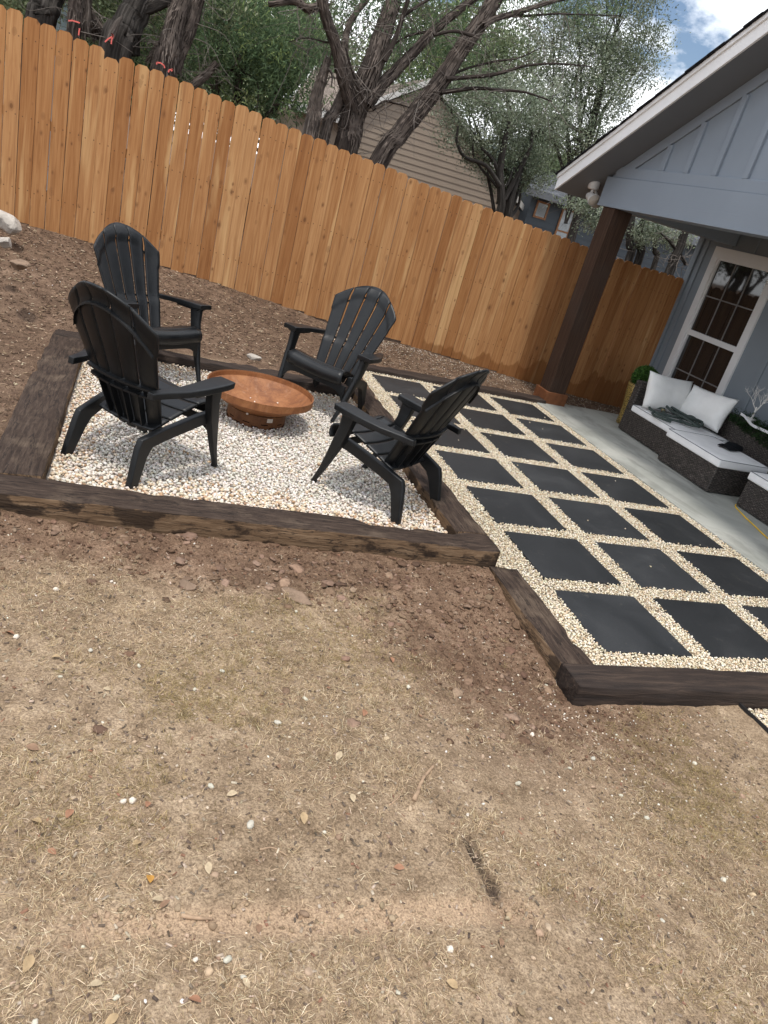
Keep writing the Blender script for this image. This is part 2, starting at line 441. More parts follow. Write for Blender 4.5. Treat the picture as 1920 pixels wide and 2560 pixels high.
def m_paver():
    s = N('charcoal_paver', 0.66, 0.22); v = s.vec(rand=37.0)
    b = s.noise(v, 2.2, 5, 0.6, 0.6); f = s.noise(v, 190, 3, 0.7)
    c = s.ramp(b, [(0.3, (0.019, 0.0205, 0.022)), (0.55, (0.027, 0.0285, 0.0305)), (0.75, (0.039, 0.0405, 0.042))])
    c = s.mix(1.0, c, s.ramp(f, [(0.3, (0.8, 0.8, 0.8)), (0.7, (1.2, 1.2, 1.2))]), 'MULTIPLY')
    dust = s.g(s.noise(v, 14, 6, 0.7), 0.60, 0.78)
    c = s.mix(s.math('MULTIPLY', dust, 0.4), c, (0.13, 0.118, 0.10))
    c = s.vary(c, 0.8, 1.35)
    s.color(c); s.l(s.ramp(b, [(0.3, (0.5,) * 3), (0.7, (0.68,) * 3)]), s.b.inputs['Roughness'])
    s.bump(f, 0.12, 0.002); return s.m
def m_concrete():
    s = N('concrete', 0.75, 0.3); v = s.vec(coord='Object'); b = s.noise(v, 1.3, 6, 0.6, 0.8); f = s.noise(v, 120, 4)
    vs = s.vec((2.5, 0.7, 1)); b2 = s.noise(vs, 1.6, 6, 0.6, 1.0)
    c = s.ramp(b, [(0.3, (0.285, 0.295, 0.265)), (0.55, (0.39, 0.395, 0.36)), (0.75, (0.48, 0.475, 0.43))])
    c = s.mix(s.math('MULTIPLY', s.g(b2, 0.50, 0.62), 0.5), c, (0.20, 0.20, 0.18))
    s.color(c); s.bump(f, 0.15, 0.002); return s.m
def m_paint(name, c, grain=(3, 1.2, 40), str_=0.35, rough=0.55, var=0.06):
    s = N(name, rough, 0.35); v = s.vec(grain); g = s.noise(v, 2.2, 5, 0.6, 0.8); b = s.noise(s.vec(), 1.2, 4)
    s.color(s.ramp(b, [(0.3, tuple(x * (1 - var) for x in c)), (0.7, tuple(x * (1 + var) for x in c))]))
    s.bump(g, str_, 0.004); return s.m
def m_plastic():
    s = N('black_resin', 0.38, 0.40); v = s.vec((6, 6, 6)); g = s.noise(s.vec((14, 3, 3)), 5, 6, 0.6, 0.8)
    b = s.noise(v, 1.2, 5)
    c = s.ramp(b, [(0.35, (0.0045, 0.0052, 0.006)), (0.7, (0.009, 0.0102, 0.0115))])
    s.color(c); s.l(s.ramp(b, [(0.3, (0.36,) * 3), (0.7, (0.52,) * 3)]), s.b.inputs['Roughness'])
    s.bump(g, 0.10, 0.003); return s.m
def m_rust(name, tone=1.0, rough=0.62):
    s = N(name, rough, 0.4); v = s.vec(); b = s.noise(v, 7.5, 8, 0.7, 0.9); f = s.noise(v, 70, 5, 0.7)
    st = s.noise(s.vec((14, 14, 1.5)), 1.4, 5)
    c = s.ramp(b, [(0.25, (0.15 * tone, 0.050 * tone, 0.018 * tone)), (0.48, (0.30 * tone, 0.115 * tone, 0.040 * tone)), (0.75, (0.45 * tone, 0.20 * tone, 0.078 * tone))])
    c = s.mix(s.math('MULTIPLY', s.g(st, 0.55, 0.72), 0.35), c, (0.50 * tone, 0.30 * tone, 0.19 * tone))
    c = s.mix(1.0, c, s.ramp(f, [(0.3, (0.82,) * 3), (0.7, (1.12,) * 3)]), 'MULTIPLY')
    s.color(c); s.bump(f, 0.2, 0.002); return s.m
def m_wicker():
    s = N('wicker', 0.5, 0.4); ge = s.n('NewGeometry')
    sp = s.n('SeparateXYZ'); s.l(s.co.outputs['Object'], sp.inputs[0])
    hx = s.math('ADD', sp.outputs['X'], sp.outputs['Y'])
    row = s.math('FLOOR', s.math('MULTIPLY', sp.outputs['Z'], 62.0))
    ph = s.math('MULTIPLY', s.math('MODULO', row, 2.0), 0.5)
    u = s.math('FRACT', s.math('ADD', s.math('MULTIPLY', hx, 22.0), ph))
    w = s.math('FRACT', s.math('MULTIPLY', sp.outputs['Z'], 62.0))
    hu = s.math('SINE', s.math('MULTIPLY', u, math.pi)); hw = s.math('SINE', s.math('MULTIPLY', w, math.pi))
    h = s.math('MULTIPLY', hu, hw)
    nz = s.noise(s.vec((9, 9, 60)), 2.5, 3)
    c = s.ramp(nz, [(0.3, (0.020, 0.017, 0.015)), (0.52, (0.050, 0.042, 0.037)), (0.70, (0.20, 0.172, 0.15))])
    c = s.mix(1.0, c, s.ramp(h, [(0.0, (0.28,) * 3), (0.6, (1.1,) * 3)]), 'MULTIPLY')
    s.color(c); s.bump(h, 0.9, 0.006); return s.m
def m_fabric(name, c, rough=0.9):
    s = N(name, rough, 0.15); v = s.vec(); f = s.noise(v, 260, 2); b = s.noise(v, 5, 5)
    s.color(s.ramp(b, [(0.3, tuple(x * 0.88 for x in c)), (0.7, c)])); k = s.bump(b, 0.25, 0.02); s.bump(f, 0.2, 0.001, k); return s.m
def m_bark(name, c0, c1, c2):
    s = N(name, 0.95, 0.1)
    uv = s.n('UVMap'); mp = s.n('Mapping'); mp.inputs['Scale'].default_value = (30, 2.6, 1); s.l(uv.outputs[0], mp.inputs['Vector'])
    g = s.noise(mp.outputs[0], 1.0, 7, 0.65, 0.7); b = s.noise(s.vec(), 2.5, 4)
    c = s.ramp(g, [(0.3, c0), (0.52, c1), (0.75, c2)])
    c = s.mix(1.0, c, s.ramp(b, [(0.3, (0.75,) * 3), (0.7, (1.2,) * 3)]), 'MULTIPLY')
    s.color(c); s.bump(g, 1.0, 0.035); return s.m
def m_post():
    s = N('stained_post', 0.8, 0.12); v = s.vec((70, 70, 1.6)); g = s.noise(v, 1.5, 7, 0.62, 0.6); b = s.noise(s.vec(), 1.6, 4)
    c = s.ramp(g, [(0.28, (0.030, 0.018, 0.013)), (0.5, (0.056, 0.033, 0.023)), (0.75, (0.092, 0.055, 0.037))])
    c = s.mix(s.math('MULTIPLY', s.g(b, 0.45, 0.7), 0.45), c, (0.060, 0.048, 0.041))
    s.color(c); s.bump(g, 0.5, 0.006); return s.m
def m_glass():
    s = N('window_glass', 0.03, 0.9)
    s.color((0.020, 0.018, 0.017)); v = s.vec(); s.bump(s.noise(v, 3.0, 2), 0.02, 0.01); return s.m
def m_shingle(name, c):
    s = N(name, 0.95, 0.1); v = s.vec((1, 1, 1), rand=9.0); f = s.noise(v, 150, 4, 0.7)
    br = s.n('TexBrick'); br.inputs['Scale'].default_value = 1.0; br.inputs['Brick Width'].default_value = 0.30; br.inputs['Row Height'].default_value = 0.14
    br.inputs['Mortar Size'].default_value = 0.006; br.inputs['Color1'].default_value = (*[x * 0.7 for x in c], 1); br.inputs['Color2'].default_value = (*[x * 1.35 for x in c], 1)
    br.inputs['Mortar'].default_value = (*[x * 0.3 for x in c], 1); s.l(s.co.outputs['Object'], br.inputs['Vector'])
    s.color(s.mix(1.0, br.outputs['Color'], s.ramp(f, [(0.3, (0.7,) * 3), (0.7, (1.25,) * 3)]), 'MULTIPLY')); s.bump(f, 0.4, 0.004); return s.m

M = dict(
    soil=m_soil(), cedar=m_cedar(), tie=m_tie(), dtie=m_dark_tie(), paver=m_paver(), slab=m_concrete(),
    bluepaint=m_paint('blue_grey_paint', (0.235, 0.272, 0.318), (2, 1.2, 34)),
    bluepaint_v=m_paint('blue_grey_siding', (0.235, 0.272, 0.318), (10, 10, 1.2), 0.15),
    bluewall=m_paint('blue_grey_wall', (0.215, 0.248, 0.28), (10, 10, 1.2), 0.1),
    whitepaint=m_paint('white_paint', (0.84, 0.84, 0.84), (2, 1.2, 34), 0.25), soffit=m_paint('grey_soffit', (0.155, 0.165, 0.18), (5, 5, 5), 0.1),
    trim_white=m_paint('window_white', (0.74, 0.74, 0.74), (4, 4, 4), 0.05, 0.45), muntin=plain('muntin_grey', (0.19, 0.18, 0.172), 0.6),
    glass=m_glass(), shingle=m_shingle('dark_shingle', (0.028, 0.028, 0.032)), post=m_post(),
    cedar_trim=plain('cedar_base_trim', (0.17, 0.066, 0.028), 0.7, 0.25, 0.3, 14, 0.3, 40),
    resin=m_plastic(), rust=m_rust('rusted_steel', 0.84), rust_dark=m_rust('rusted_steel_base', 0.50),
    rust_band=m_rust('rusted_steel_band', 0.85),
    dark=plain('dark_void', (0.006, 0.005, 0.005), 0.9, 0.1), sticker=plain('paper_sticker', (0.62, 0.56, 0.50), 0.7, 0.3, 0.15, 30),
    wicker=m_wicker(), cushion=m_fabric('white_cushion', (0.86, 0.86, 0.86)), pillow=m_fabric('white_pillow', (0.84, 0.84, 0.82)),
    piping=plain('grey_piping', (0.16, 0.17, 0.18), 0.8), hose=plain('grey_green_hose', (0.048, 0.064, 0.058), 0.75, 0.3, 0.3, 60, 0.6, 140, 0.004),
    brass=plain('dull_brass', (0.25, 0.20, 0.11), 0.4, 0.5, metal=0.6), black_cloth=plain('black_cloth', (0.010, 0.011, 0.013), 0.9, 0.1, 0.3, 30, 0.4, 90),
    yellow=plain('yellow_rubber', (0.72, 0.46, 0.03), 0.5, 0.4), lampshell=plain('lamp_shell', (0.56, 0.54, 0.52), 0.5, 0.4), lens=plain('lamp_lens', (0.48, 0.43, 0.37), 0.35, 0.5),
    leaf=m_attr('leaf', 0.5, 0.42, 0.15, 9, 0.32), needle=m_attr('needle_spray', 0.75, 0.2, 0.15, 6, 0.36), boxleaf=m_attr('box_leaf', 0.6, 0.3, 0.15, 40, 0.15),
    stone=m_attr('gravel_stone', 0.85, 0.25, 0.14, 90, 0.0, 0.3), straw=m_attr('straw', 0.85, 0.2, 0.0, 10, 0.12), chip=m_attr('chip', 0.9, 0.15, 0.25, 80),
    clod=m_attr('clod', 0.97, 0.1, 0.22, 60, 0.0, 0.6), drylf=m_attr('dry_leaf', 0.7, 0.3, 0.2, 60, 0.1),
    bark_j=m_bark('juniper_bark', (0.018, 0.014, 0.012), (0.060, 0.048, 0.042), (0.16, 0.13, 0.112)),
    bark_o=m_bark('oak_bark', (0.016, 0.014, 0.012), (0.052, 0.046, 0.041), (0.12, 0.108, 0.097)),
    deadwood=m_bark('bare_wood', (0.035, 0.028, 0.024), (0.115, 0.097, 0.085), (0.29, 0.255, 0.225)), twig=plain('grey_twig', (0.15, 0.13, 0.115), 0.9, 0.1), strip=plain('bark_strip', (0.12, 0.098, 0.084), 0.95, 0.1, 0.6, 9),
    tan=m_paint('tan_siding', (0.27, 0.215, 0.165), (1.5, 8, 20), 0.2), tantrim=m_paint('pale_trim', (0.62, 0.61, 0.58), (3, 3, 3), 0.1),
    tanroof=m_shingle('tan_shingle', (0.20, 0.165, 0.14)), darksiding=m_paint('slate_siding', (0.052, 0.065, 0.078), (1.5, 8, 20), 0.25),
    slateroof=m_shingle('slate_shingle', (0.09, 0.095, 0.105)), slatefascia=m_paint('slate_fascia', (0.13, 0.14, 0.155), (3, 3, 3), 0.1), orangewood=plain('raw_wood_frame', (0.30, 0.15, 0.075), 0.7, 0.3, 0.25, 20),
    paleglass=plain('pale_pane', (0.34, 0.38, 0.40), 0.15, 0.6), bluebox=plain('pale_blue_metal', (0.40, 0.51, 0.57), 0.5, 0.4, 0.08, 3), pink=plain('pink_ribbon', (0.78, 0.16, 0.13), 0.5, 0.3, 0.1),
    steel=plain('dark_steel_edge', (0.02, 0.02, 0.022), 0.6), bed=plain('gravel_bed', (0.36, 0.30, 0.22), 0.95, 0.1, 0.3, 60, 0.5, 120), pitbed=plain('pit_bed', (0.42, 0.38, 0.33), 0.95, 0.1, 0.3, 40, 0.5, 80),
    rock=plain('limestone', (0.40, 0.36, 0.315), 0.9, 0.15, 0.35, 6, 0.8, 22, 0.02), rockbrown=plain('brown_rock', (0.22, 0.155, 0.11), 0.95, 0.1, 0.35, 8, 0.8, 25, 0.02),
    stick=plain('weathered_stick', (0.36, 0.25, 0.165), 0.85, 0.15, 0.35, 30, 0.5, 70, 0.004), whitebranch=plain('white_branch', (0.72, 0.70, 0.67), 0.6, 0.3, 0.1),
    ribbonw=plain('white_ribbon', (0.66, 0.67, 0.68), 0.6, 0.3, 0.1), soilpot=plain('pot_soil', (0.03, 0.02, 0.015), 0.95))
def m_gold():
    s = N('perforated_gold', 0.4, 0.5); v = s.vec((1, 1, 1)); vo = s.n('TexVoronoi'); vo.inputs['Scale'].default_value = 62; s.l(v, vo.inputs['Vector'])
    h = s.ramp(vo.outputs['Distance'], [(0.36, (1, 1, 1)), (0.44, (0, 0, 0))])
    s.color(s.mix(h, (0.34, 0.235, 0.07), (0.012, 0.010, 0.008))); s.b.inputs['Metallic'].default_value = 0.2; return s.m
M['gold'] = m_gold()

# ================================================================== GROUND
PIT = (-2.93, -0.555, 1.02, 3.76)          # inside of the timber frame: x0,x1,y0,y1
def pit_z(x): return 0.055 + (-0.32 - x) * 0.016
def axis(parts):
    out = []
    for a, b, d in parts:
        n = max(1, int(round((b - a) / d))); out += list(np.linspace(a, b, n, endpoint=False))
    out.append(parts[-1][1]); return np.array(out)
gx = axis([(-600, -150, 150), (-150, -30, 40), (-30, -10, 5), (-10, -5.4, 0.5), (-5.4, 1.2, 0.024), (1.2, 4.7, 0.045), (4.7, 12, 0.7), (12, 40, 6), (40, 600, 140)])
gy = axis([(-600, -150, 150), (-150, -30, 40), (-30, -8, 4), (-8, -2.6, 0.3), (-2.6, 0.85, 0.0155), (0.85, 6.4, 0.032), (6.4, 12, 0.5), (12, 40, 4), (40, 600, 140)])
GX, GY = np.meshgrid(gx, gy)
GZ = T(GX, GY)
near = (GX > -5.6) & (GX < 4.8) & (GY > -3) & (GY < 6.45)
lawn_n = fbm(GX * 1.1, GY * 1.1, 3, 3)
# zones
_tp = np.array([on_ground(px * D, py * D)[:2] for px, py in ((40, 2030), (130, 2012), (370, 1996), (500, 1987), (700, 1986), (900, 1976), (1085, 1966))])
TRX, TRY = _tp[:, 0], _tp[:, 1]
front = sstep(0.05, 0.5, GY + 0.25 * (fbm(GX * 2.5, GY * 2.5, 3, 9) - 0.5) - 0.04) * (GY < 1.2)         # bare red soil along the pit timber
corner = sstep(1.25, 0.45, np.hypot((GX + 0.45) / 1.0, (GY - 0.15) / 1.15)) * (GY < 1.2)
side = sstep(-3.0, -3.4, GX) * sstep(0.4, 1.1, GY)
trench = sstep(0.075, 0.02, np.abs(GY - np.interp(GX, TRX, TRY) - .03 * (fbm(GX * 5, GY * 5, 2, 19) - .5))) * sstep(-2.75, -2.4, GX) * sstep(-1.12, -1.28, GX)
back = np.clip(sstep(3.85, 3.95, GY) + sstep(0.8, 1.2, GY) * (GX < -3.1), 0, 1)
zr = np.clip(np.maximum(front, corner * 0.95) + 0.25 * (lawn_n - 0.5), 0, 1)
# the dark gouge scraped into the lawn
ga = on_ground(1015 * D, 1815 * D); gb = on_ground(1090 * D, 1965 * D)
dv = gb[:2] - ga[:2]; tt = np.clip(((GX - ga[0]) * dv[0] + (GY - ga[1]) * dv[1]) / (dv @ dv), 0, 1)
gd = np.hypot(GX - (ga[0] + tt * dv[0]), GY - (ga[1] + tt * dv[1])) + 0.02 * (fbm(GX * 20, GY * 20, 3, 41) - 0.5)
gouge = sstep(0.026, 0.008, gd) + 0.6 * sstep(0.09, 0.03, np.hypot(GX - gb[0], GY - gb[1]) + 0.05 * (fbm(GX * 14, GY * 14, 3, 43) - 0.5))
zb = np.clip(gouge, 0, 1)
disp = 0.030 * (fbm(GX * 2.6, GY * 2.6, 3, 5) - 0.5) + 0.012 * (fbm(GX * 13, GY * 13, 3, 6) - 0.5)
crack = np.abs(fbm(GX * 11, GY * 11, 3, 21) - 0.5)
disp += (0.35 + 0.65 * zr) * 0.016 * (sstep(0.0, 0.09, crack) - 0.7) * sstep(-0.9, 0.3, GY)
disp += 0.010 * (fbm(GX * 38, GY * 38, 2, 8) - 0.5)
disp -= 0.028 * np.clip(gouge, 0, 1) + 0.012 * trench
GZ = GZ + np.where(near, disp, 0)
# hollows under the pit, the pavers and the slab
def inside(x0, x1, y0, y1): return (GX > x0) & (GX < x1) & (GY > y0) & (GY < y1)
hole = inside(-3.06, -.42, .90, 3.87) | inside(-.29, 2.36, -.25, 5.30) | inside(2.20, 12, -20, 5.36) | inside(4.45, 12, -20, 6.0) | inside(0.72, 12, -20, -0.25)
GZ = np.where(hole, np.minimum(GZ, -0.03) - 0.22, GZ)
nx, ny = len(gx), len(gy)
idx = np.arange(nx * ny).reshape(ny, nx)
F = np.stack([idx[:-1, :-1], idx[:-1, 1:], idx[1:, 1:], idx[1:, :-1]], -1).reshape(-1, 4)
colr = np.stack([zr, back, zb], -1).reshape(-1, 3)
gme = np_mesh('ground', np.stack([GX, GY, GZ], -1).reshape(-1, 3), F, M['soil'], colr)
ta = gme.color_attributes.new('Scrape', 'FLOAT_COLOR', 'POINT'); tc_ = np.ones((nx * ny, 4), np.float32); tc_[:, :3] = trench.reshape(-1, 1); ta.data.foreach_set('color', tc_.ravel())
ground = link('ground', gme); tag(ground, 'bare brown soil yard sloping up to the fence', None, None, 'structure')
ZR, ZBK, ZGO, ZTR = zr, back, zb, trench
_ix = lambda a, v: np.clip(np.searchsorted(a, v), 1, len(a) - 1)
def surf(x, y):
    """height of the built ground mesh (nearest vertex)"""
    i = _ix(gx, x); j = _ix(gy, y); return GZ[j, i]
def zone(x, y):
    i = _ix(gx, x); j = _ix(gy, y); return ZR[j, i], ZBK[j, i], ZGO[j, i], ZTR[j, i]

# ------------------------------------------------------------------ scattered natural stuff
def ico(sub=0):
    bm = bmesh.new(); bmesh.ops.create_icosphere(bm, subdivisions=sub + 1, radius=1.0)
    V = np.array([v.co[:] for v in bm.verts]); Fc = np.array([[v.index for v in f.verts] for f in bm.faces]); bm.free(); return V, Fc
OCT = (np.array([(1, 0, 0), (-1, 0, 0), (0, 1, 0), (0, -1, 0), (0, 0, 1), (0, 0, -1)], float),
       np.array([(0, 2, 4), (2, 1, 4), (1, 3, 4), (3, 0, 4), (2, 0, 5), (1, 2, 5), (3, 1, 5), (0, 3, 5)]))
def rand_rot(n, tilt=math.pi):
    a = RNG.uniform(0, 2 * math.pi, n); b = RNG.uniform(-tilt, tilt, n); c = RNG.uniform(-tilt, tilt, n)
    ca, sa, cb, sb, cc, sc_ = np.cos(a), np.sin(a), np.cos(b), np.sin(b), np.cos(c), np.sin(c)
    Rz = np.zeros((n, 3, 3)); Rz[:, 0, 0] = ca; Rz[:, 0, 1] = -sa; Rz[:, 1, 0] = sa; Rz[:, 1, 1] = ca; Rz[:, 2, 2] = 1
    Rx = np.zeros((n, 3, 3)); Rx[:, 0, 0] = 1; Rx[:, 1, 1] = cb; Rx[:, 1, 2] = -sb; Rx[:, 2, 1] = sb; Rx[:, 2, 2] = cb
    Ry = np.zeros((n, 3, 3)); Ry[:, 1, 1] = 1; Ry[:, 0, 0] = cc; Ry[:, 0, 2] = sc_; Ry[:, 2, 0] = -sc_; Ry[:, 2, 2] = cc
    return Rz @ Rx @ Ry
def stones(tmpl, pos, size, colors, flat=(0.55, 0.85), rough=0.22, tilt=0.5):
    """returns V, F, col for many irregular stones"""
    n = len(pos); TV, TF = tmpl; k = len(TV)
    V = TV[None] * (1 + RNG.uniform(-rough, rough, (n, k, 1)))
    sc = np.stack([size * RNG.uniform(0.85, 1.25, n), size * RNG.uniform(0.65, 1.0, n), size * RNG.uniform(flat[0], flat[1], n)], -1)
    V = V * sc[:, None, :]
    V = np.einsum('nij,nkj->nki', rand_rot(n, tilt), V) + pos[:, None, :]
    Fm = (TF[None] + (np.arange(n) * k)[:, None, None]).reshape(-1, 3)
    return V.reshape(-1, 3), Fm, np.repeat(colors, k, axis=0)
def merge(parts):
    V = []; Fm = []; Cc = []; b = 0
    for v, f_, c in parts:
        V.append(v); Fm.append(f_ + b); Cc.append(c); b += len(v)
    return np.concatenate(V), np.concatenate(Fm), np.concatenate(Cc)
def palette(n, cols, wts, jit=0.12):
    cols = np.array(cols); wts = np.array(wts, float); wts /= wts.sum()
    c = cols[RNG.choice(len(cols), n, p=wts)]
    return np.clip(c * RNG.uniform(1 - jit, 1 + jit, (n, 1)) * RNG.uniform(0.96, 1.04, (n, 3)), 0, 1)
def jgrid(x0, x1, y0, y1, d, j=0.5):
    a = np.arange(x0 + d / 2, x1, d); b = np.arange(y0 + d / 2, y1, d); X, Y = np.meshgrid(a, b)
    X = X.ravel() + RNG.uniform(-j, j, X.size) * d; Y = Y.ravel() + RNG.uniform(-j, j, Y.size) * d
    return X, Y

# ================================================================== FIRE PIT BED AND TIMBERS
def tie_mesh(name, L, w, h, mat, seed, r=0.008, slope=0.0):
    """one weathered railway sleeper, long side along x, base at z=0, worn uneven edges"""
    nl = max(8, int(L / 0.05)); prof = []
    k = 5
    def corner(cx, cz, a0):
        return [(cx + r * math.cos(a0 + i * math.pi / 2 / 2), cz + r * math.sin(a0 + i * math.pi / 2 / 2)) for i in range(3)]
    prof += [(-w / 2, 0.0), (-w / 2, h * 0.35), (-w / 2, h * 0.7)] + corner(-w / 2 + r, h - r, math.pi)[::-1][:0]
    prof += [(-w / 2 + r - r * math.cos(t), h - r + r * math.sin(t)) for t in (0, math.pi / 4, math.pi / 2)]
    prof += [(-w * 0.2, h), (w * 0.2, h)]
    prof += [(w / 2 - r + r * math.sin(t), h - r + r * math.cos(t)) for t in (0, math.pi / 4, math.pi / 2)]
    prof += [(w / 2, h * 0.7), (w / 2, h * 0.35), (w / 2, 0.0)]
    P = np.array(prof); n = len(P); xs = np.linspace(-L / 2, L / 2, nl + 1)
    V = np.zeros((nl + 1, n, 3)); V[:, :, 0] = xs[:, None]; V[:, :, 1] = P[None, :, 0]; V[:, :, 2] = P[None, :, 1]
    A = np.arange(n)[None, :] * 0.9 + np.zeros((nl + 1, 1)); B = xs[:, None] * 5 + np.zeros((1, n))
    d = 0.010 * (fbm(B, A, 4, seed) - 0.5) + 0.008 * (fbm(B * 6, A * 1.5, 2, seed + 3) - 0.5)
    edge = ((P[:, 1] > h * 0.8) & (np.abs(P[:, 0]) > w * 0.4))[None, :]
    chip = np.clip(fbm(xs[:, None] * 4 + np.zeros((1, n)), np.sign(P[:, 0])[None, :] * 3 + np.zeros((nl + 1, 1)), 3, seed + 9) - 0.58, 0, 1) * 0.10
    cen = np.array([0, h / 2]); dirv = P - cen; dirv /= np.linalg.norm(dirv, axis=1)[:, None]
    mag = d - chip * edge
    V[:, :, 1] += dirv[None, :, 0] * mag; V[:, :, 2] += dirv[None, :, 1] * mag * (P[:, 1] > 0.01)[None, :]
    V[:, :, 1] += 0.012 * (fbm(xs * 1.1, xs * 0 + seed, 2, seed + 4) - 0.5)[:, None] * 2
    V[0, :, 0] += 0.012 * (RNG.random(n) - 0.5); V[-1, :, 0] += 0.012 * (RNG.random(n) - 0.5)
    V[:, :, 2] += slope * xs[:, None]
    me = MB(); idx_ = lambda i, j: i * n + j
    Fq = [(idx_(i, j), idx_(i + 1, j), idx_(i + 1, j + 1), idx_(i, j + 1)) for i in range(nl) for j in range(n - 1)]
    Fq += [(idx_(i + 1, 0), idx_(i, 0), idx_(i, n - 1), idx_(i + 1, n - 1)) for i in range(nl)]
    Fq += [tuple(idx_(0, j) for j in range(n)), tuple(idx_(nl, j) for j in range(n))[::-1]]
    me.add(V.reshape(-1, 3), Fq)
    q = me.mesh(name, mat, True)
    return q
GT = 'railway sleepers edging the fire pit and the terrace'
def tie(label, L, w, h, loc, rz, mat, seed, slope=0.0):
    o = link('timber_sleeper', tie_mesh('timber_sleeper', L, w, h, mat, seed, slope=slope), None, loc, (0, 0, rz))
    return tag(o, label, 'timber', GT)
H90 = math.pi / 2
tie('long weathered brown sleeper facing the lawn in front of the white gravel', 3.10, 0.215, 0.24, (-1.875, 0.912, -0.098), 0, M['tie'], 3, slope=-0.014)
tie('weathered sleeper between the white pit gravel and the terrace', 2.95, 0.232, 0.24, (-0.439, 2.50, -0.118), H90, M['tie'], 11)
tie('scuffed wide sleeper beside the mulch slope', 3.05, 0.27, 0.24, (-3.065, 2.55, -0.074), H90, M['tie'], 19)
tie('dark sleeper behind the rusty bowl below the mulch bank', 2.62, 0.21, 0.24, (-1.87, 3.865, -0.086), 0, M['dtie'], 27, slope=-0.014)
tie('sleeper edging the terrace gravel beside the red soil', 0.95, 0.20, 0.22, (-0.270, 0.318, -0.205), H90, M['tie'], 33)
tie('near black sleeper across the front end of the terrace', 3.4, 0.185, 0.20, (1.33, -0.252, -0.178), 0, M['dtie'], 41)
tie('dark sleeper at the fence end of the terrace', 2.75, 0.20, 0.22, (1.02, 5.30, -0.175), 0, M['dtie'], 47)

pit = MB().grid(lambda u, v: (PIT[0] - .05 + u * (PIT[1] - PIT[0] + .1), PIT[2] - .05 + v * (PIT[3] - PIT[2] + .1), pit_z(PIT[0] + u * (PIT[1] - PIT[0])) - 0.018), 4, 4)
pit = pit.build('fire_pit_bed', M['pitbed']); tag(pit, 'white gravel bed of the fire pit', None, None, 'structure')
X, Y = jgrid(PIT[0], PIT[1], PIT[2], PIT[3], 0.0196, 0.55)
mar = 0.008
ok = (X > PIT[0] + mar) & (X < PIT[1] - mar) & (Y > PIT[2] + mar) & (Y < PIT[3] - mar); X, Y = X[ok], Y[ok]
X2, Y2 = jgrid(PIT[0] + .02, PIT[1] - .02, PIT[2] + .02, PIT[3] - .02, 0.0285, 0.6)
def pit_cols(X, Y):
    n = len(X)
    white = palette(n, [(.72, .665, .59), (.65, .59, .515), (.78, .735, .67), (.55, .49, .42), (.43, .37, .31)], [5, 4, 4, 1.3, .5])
    warm = palette(n, [(.64, .50, .355), (.70, .60, .47), (.48, .31, .19), (.74, .665, .57), (.36, .23, .145)], [4, 4, 1.6, 4, .7])
    # tan stones gather along the edges of the bed
    e = np.minimum(np.minimum(X - PIT[0], PIT[1] - X) * 1.3, np.minimum(Y - PIT[2], (PIT[3] - Y) * 1.1))
    p = sstep(0.42, 0.02, e + 0.25 * (fbm(X * 3, Y * 3, 3, 77) - 0.5)) * 0.85 + 0.10
    return np.where((RNG.random(n) < p)[:, None], warm, white)
Zb_ = pit_z(X) + 0.012 * (fbm(X * 3.5, Y * 3.5, 3, 60) - 0.5)
P1 = np.stack([X, Y, Zb_ - 0.004 + RNG.uniform(-.004, .004, len(X))], -1)
Zb2 = pit_z(X2) + 0.012 * (fbm(X2 * 3.5, Y2 * 3.5, 3, 60) - 0.5)
P2 = np.stack([X2, Y2, Zb2 + 0.005 + RNG.uniform(-.004, .006, len(X2))], -1)
P = np.concatenate([P1, P2]); Cc = pit_cols(P[:, 0], P[:, 1]); S = RNG.uniform(0.0072, 0.0130, len(P))
nr = P[:, 1] < 1.32
fr_ = P[:, 1] > 2.7; md_ = ~nr & ~fr_
V, Fm, Cm = merge([stones(ico(1), P[nr], S[nr], Cc[nr], rough=0.10), stones(ico(0), P[md_], S[md_], Cc[md_], rough=0.16), stones(OCT, P[fr_], S[fr_] * 1.18, Cc[fr_], rough=0.2)])
g = link('pit_gravel', np_mesh('pit_gravel', V, Fm, M['stone'], Cm), pit); tag(g, kind='stuff')

# ================================================================== TERRACE: gravel bed, pavers
PS, PGX, PGY = 0.61, 0.157, 0.1354
ter = MB().add([(-.345, -.18, -.022), (2.36, -.18, -.022), (2.36, 5.24, -.022), (-.345, 5.24, -.022)], [(0, 1, 2, 3)]).build('terrace', M['bed'])
tag(ter, 'terrace of charcoal pavers set in tan gravel', None, None, 'structure')
pm = MB().box(-PS / 2, PS / 2, -PS / 2, PS / 2, -.045, 0).mesh('paver', M['paver'])
for r_ in range(7):
    for c_ in range(3):
        o = link('paver', pm, ter, (c_ * (PS + PGX) + PS / 2 + random.uniform(-.006, .006), r_ * (PS + PGY) + PS / 2 + random.uniform(-.006, .006), random.uniform(-.002, .003)),
                 (random.uniform(-.004, .004), random.uniform(-.004, .004), random.uniform(-.008, .008)))
        mods(o, 0.006, 2)
def free(X, Y, mrg=0.004):
    i = np.floor(X / (PS + PGX)); j = np.floor(Y / (PS + PGY))
    u = X - i * (PS + PGX); v = Y - j * (PS + PGY)
    inp = (i >= 0) & (i <= 2) & (j >= 0) & (j <= 6) & (u > mrg * -1) & (u < PS + mrg) & (v > -mrg) & (v < PS + mrg)
    xl = np.where(Y < 0.80, -0.165, -0.318)
    return ~inp & (X > xl) & (X < 2.268) & (Y > -.155) & (Y < 5.195)
def small_cols(n):
    return palette(n, [(.70, .60, .44), (.78, .70, .55), (.62, .50, .34), (.84, .79, .67), (.50, .36, .22), (.40, .34, .27)], [5, 5, 3, 3, 1, .7])
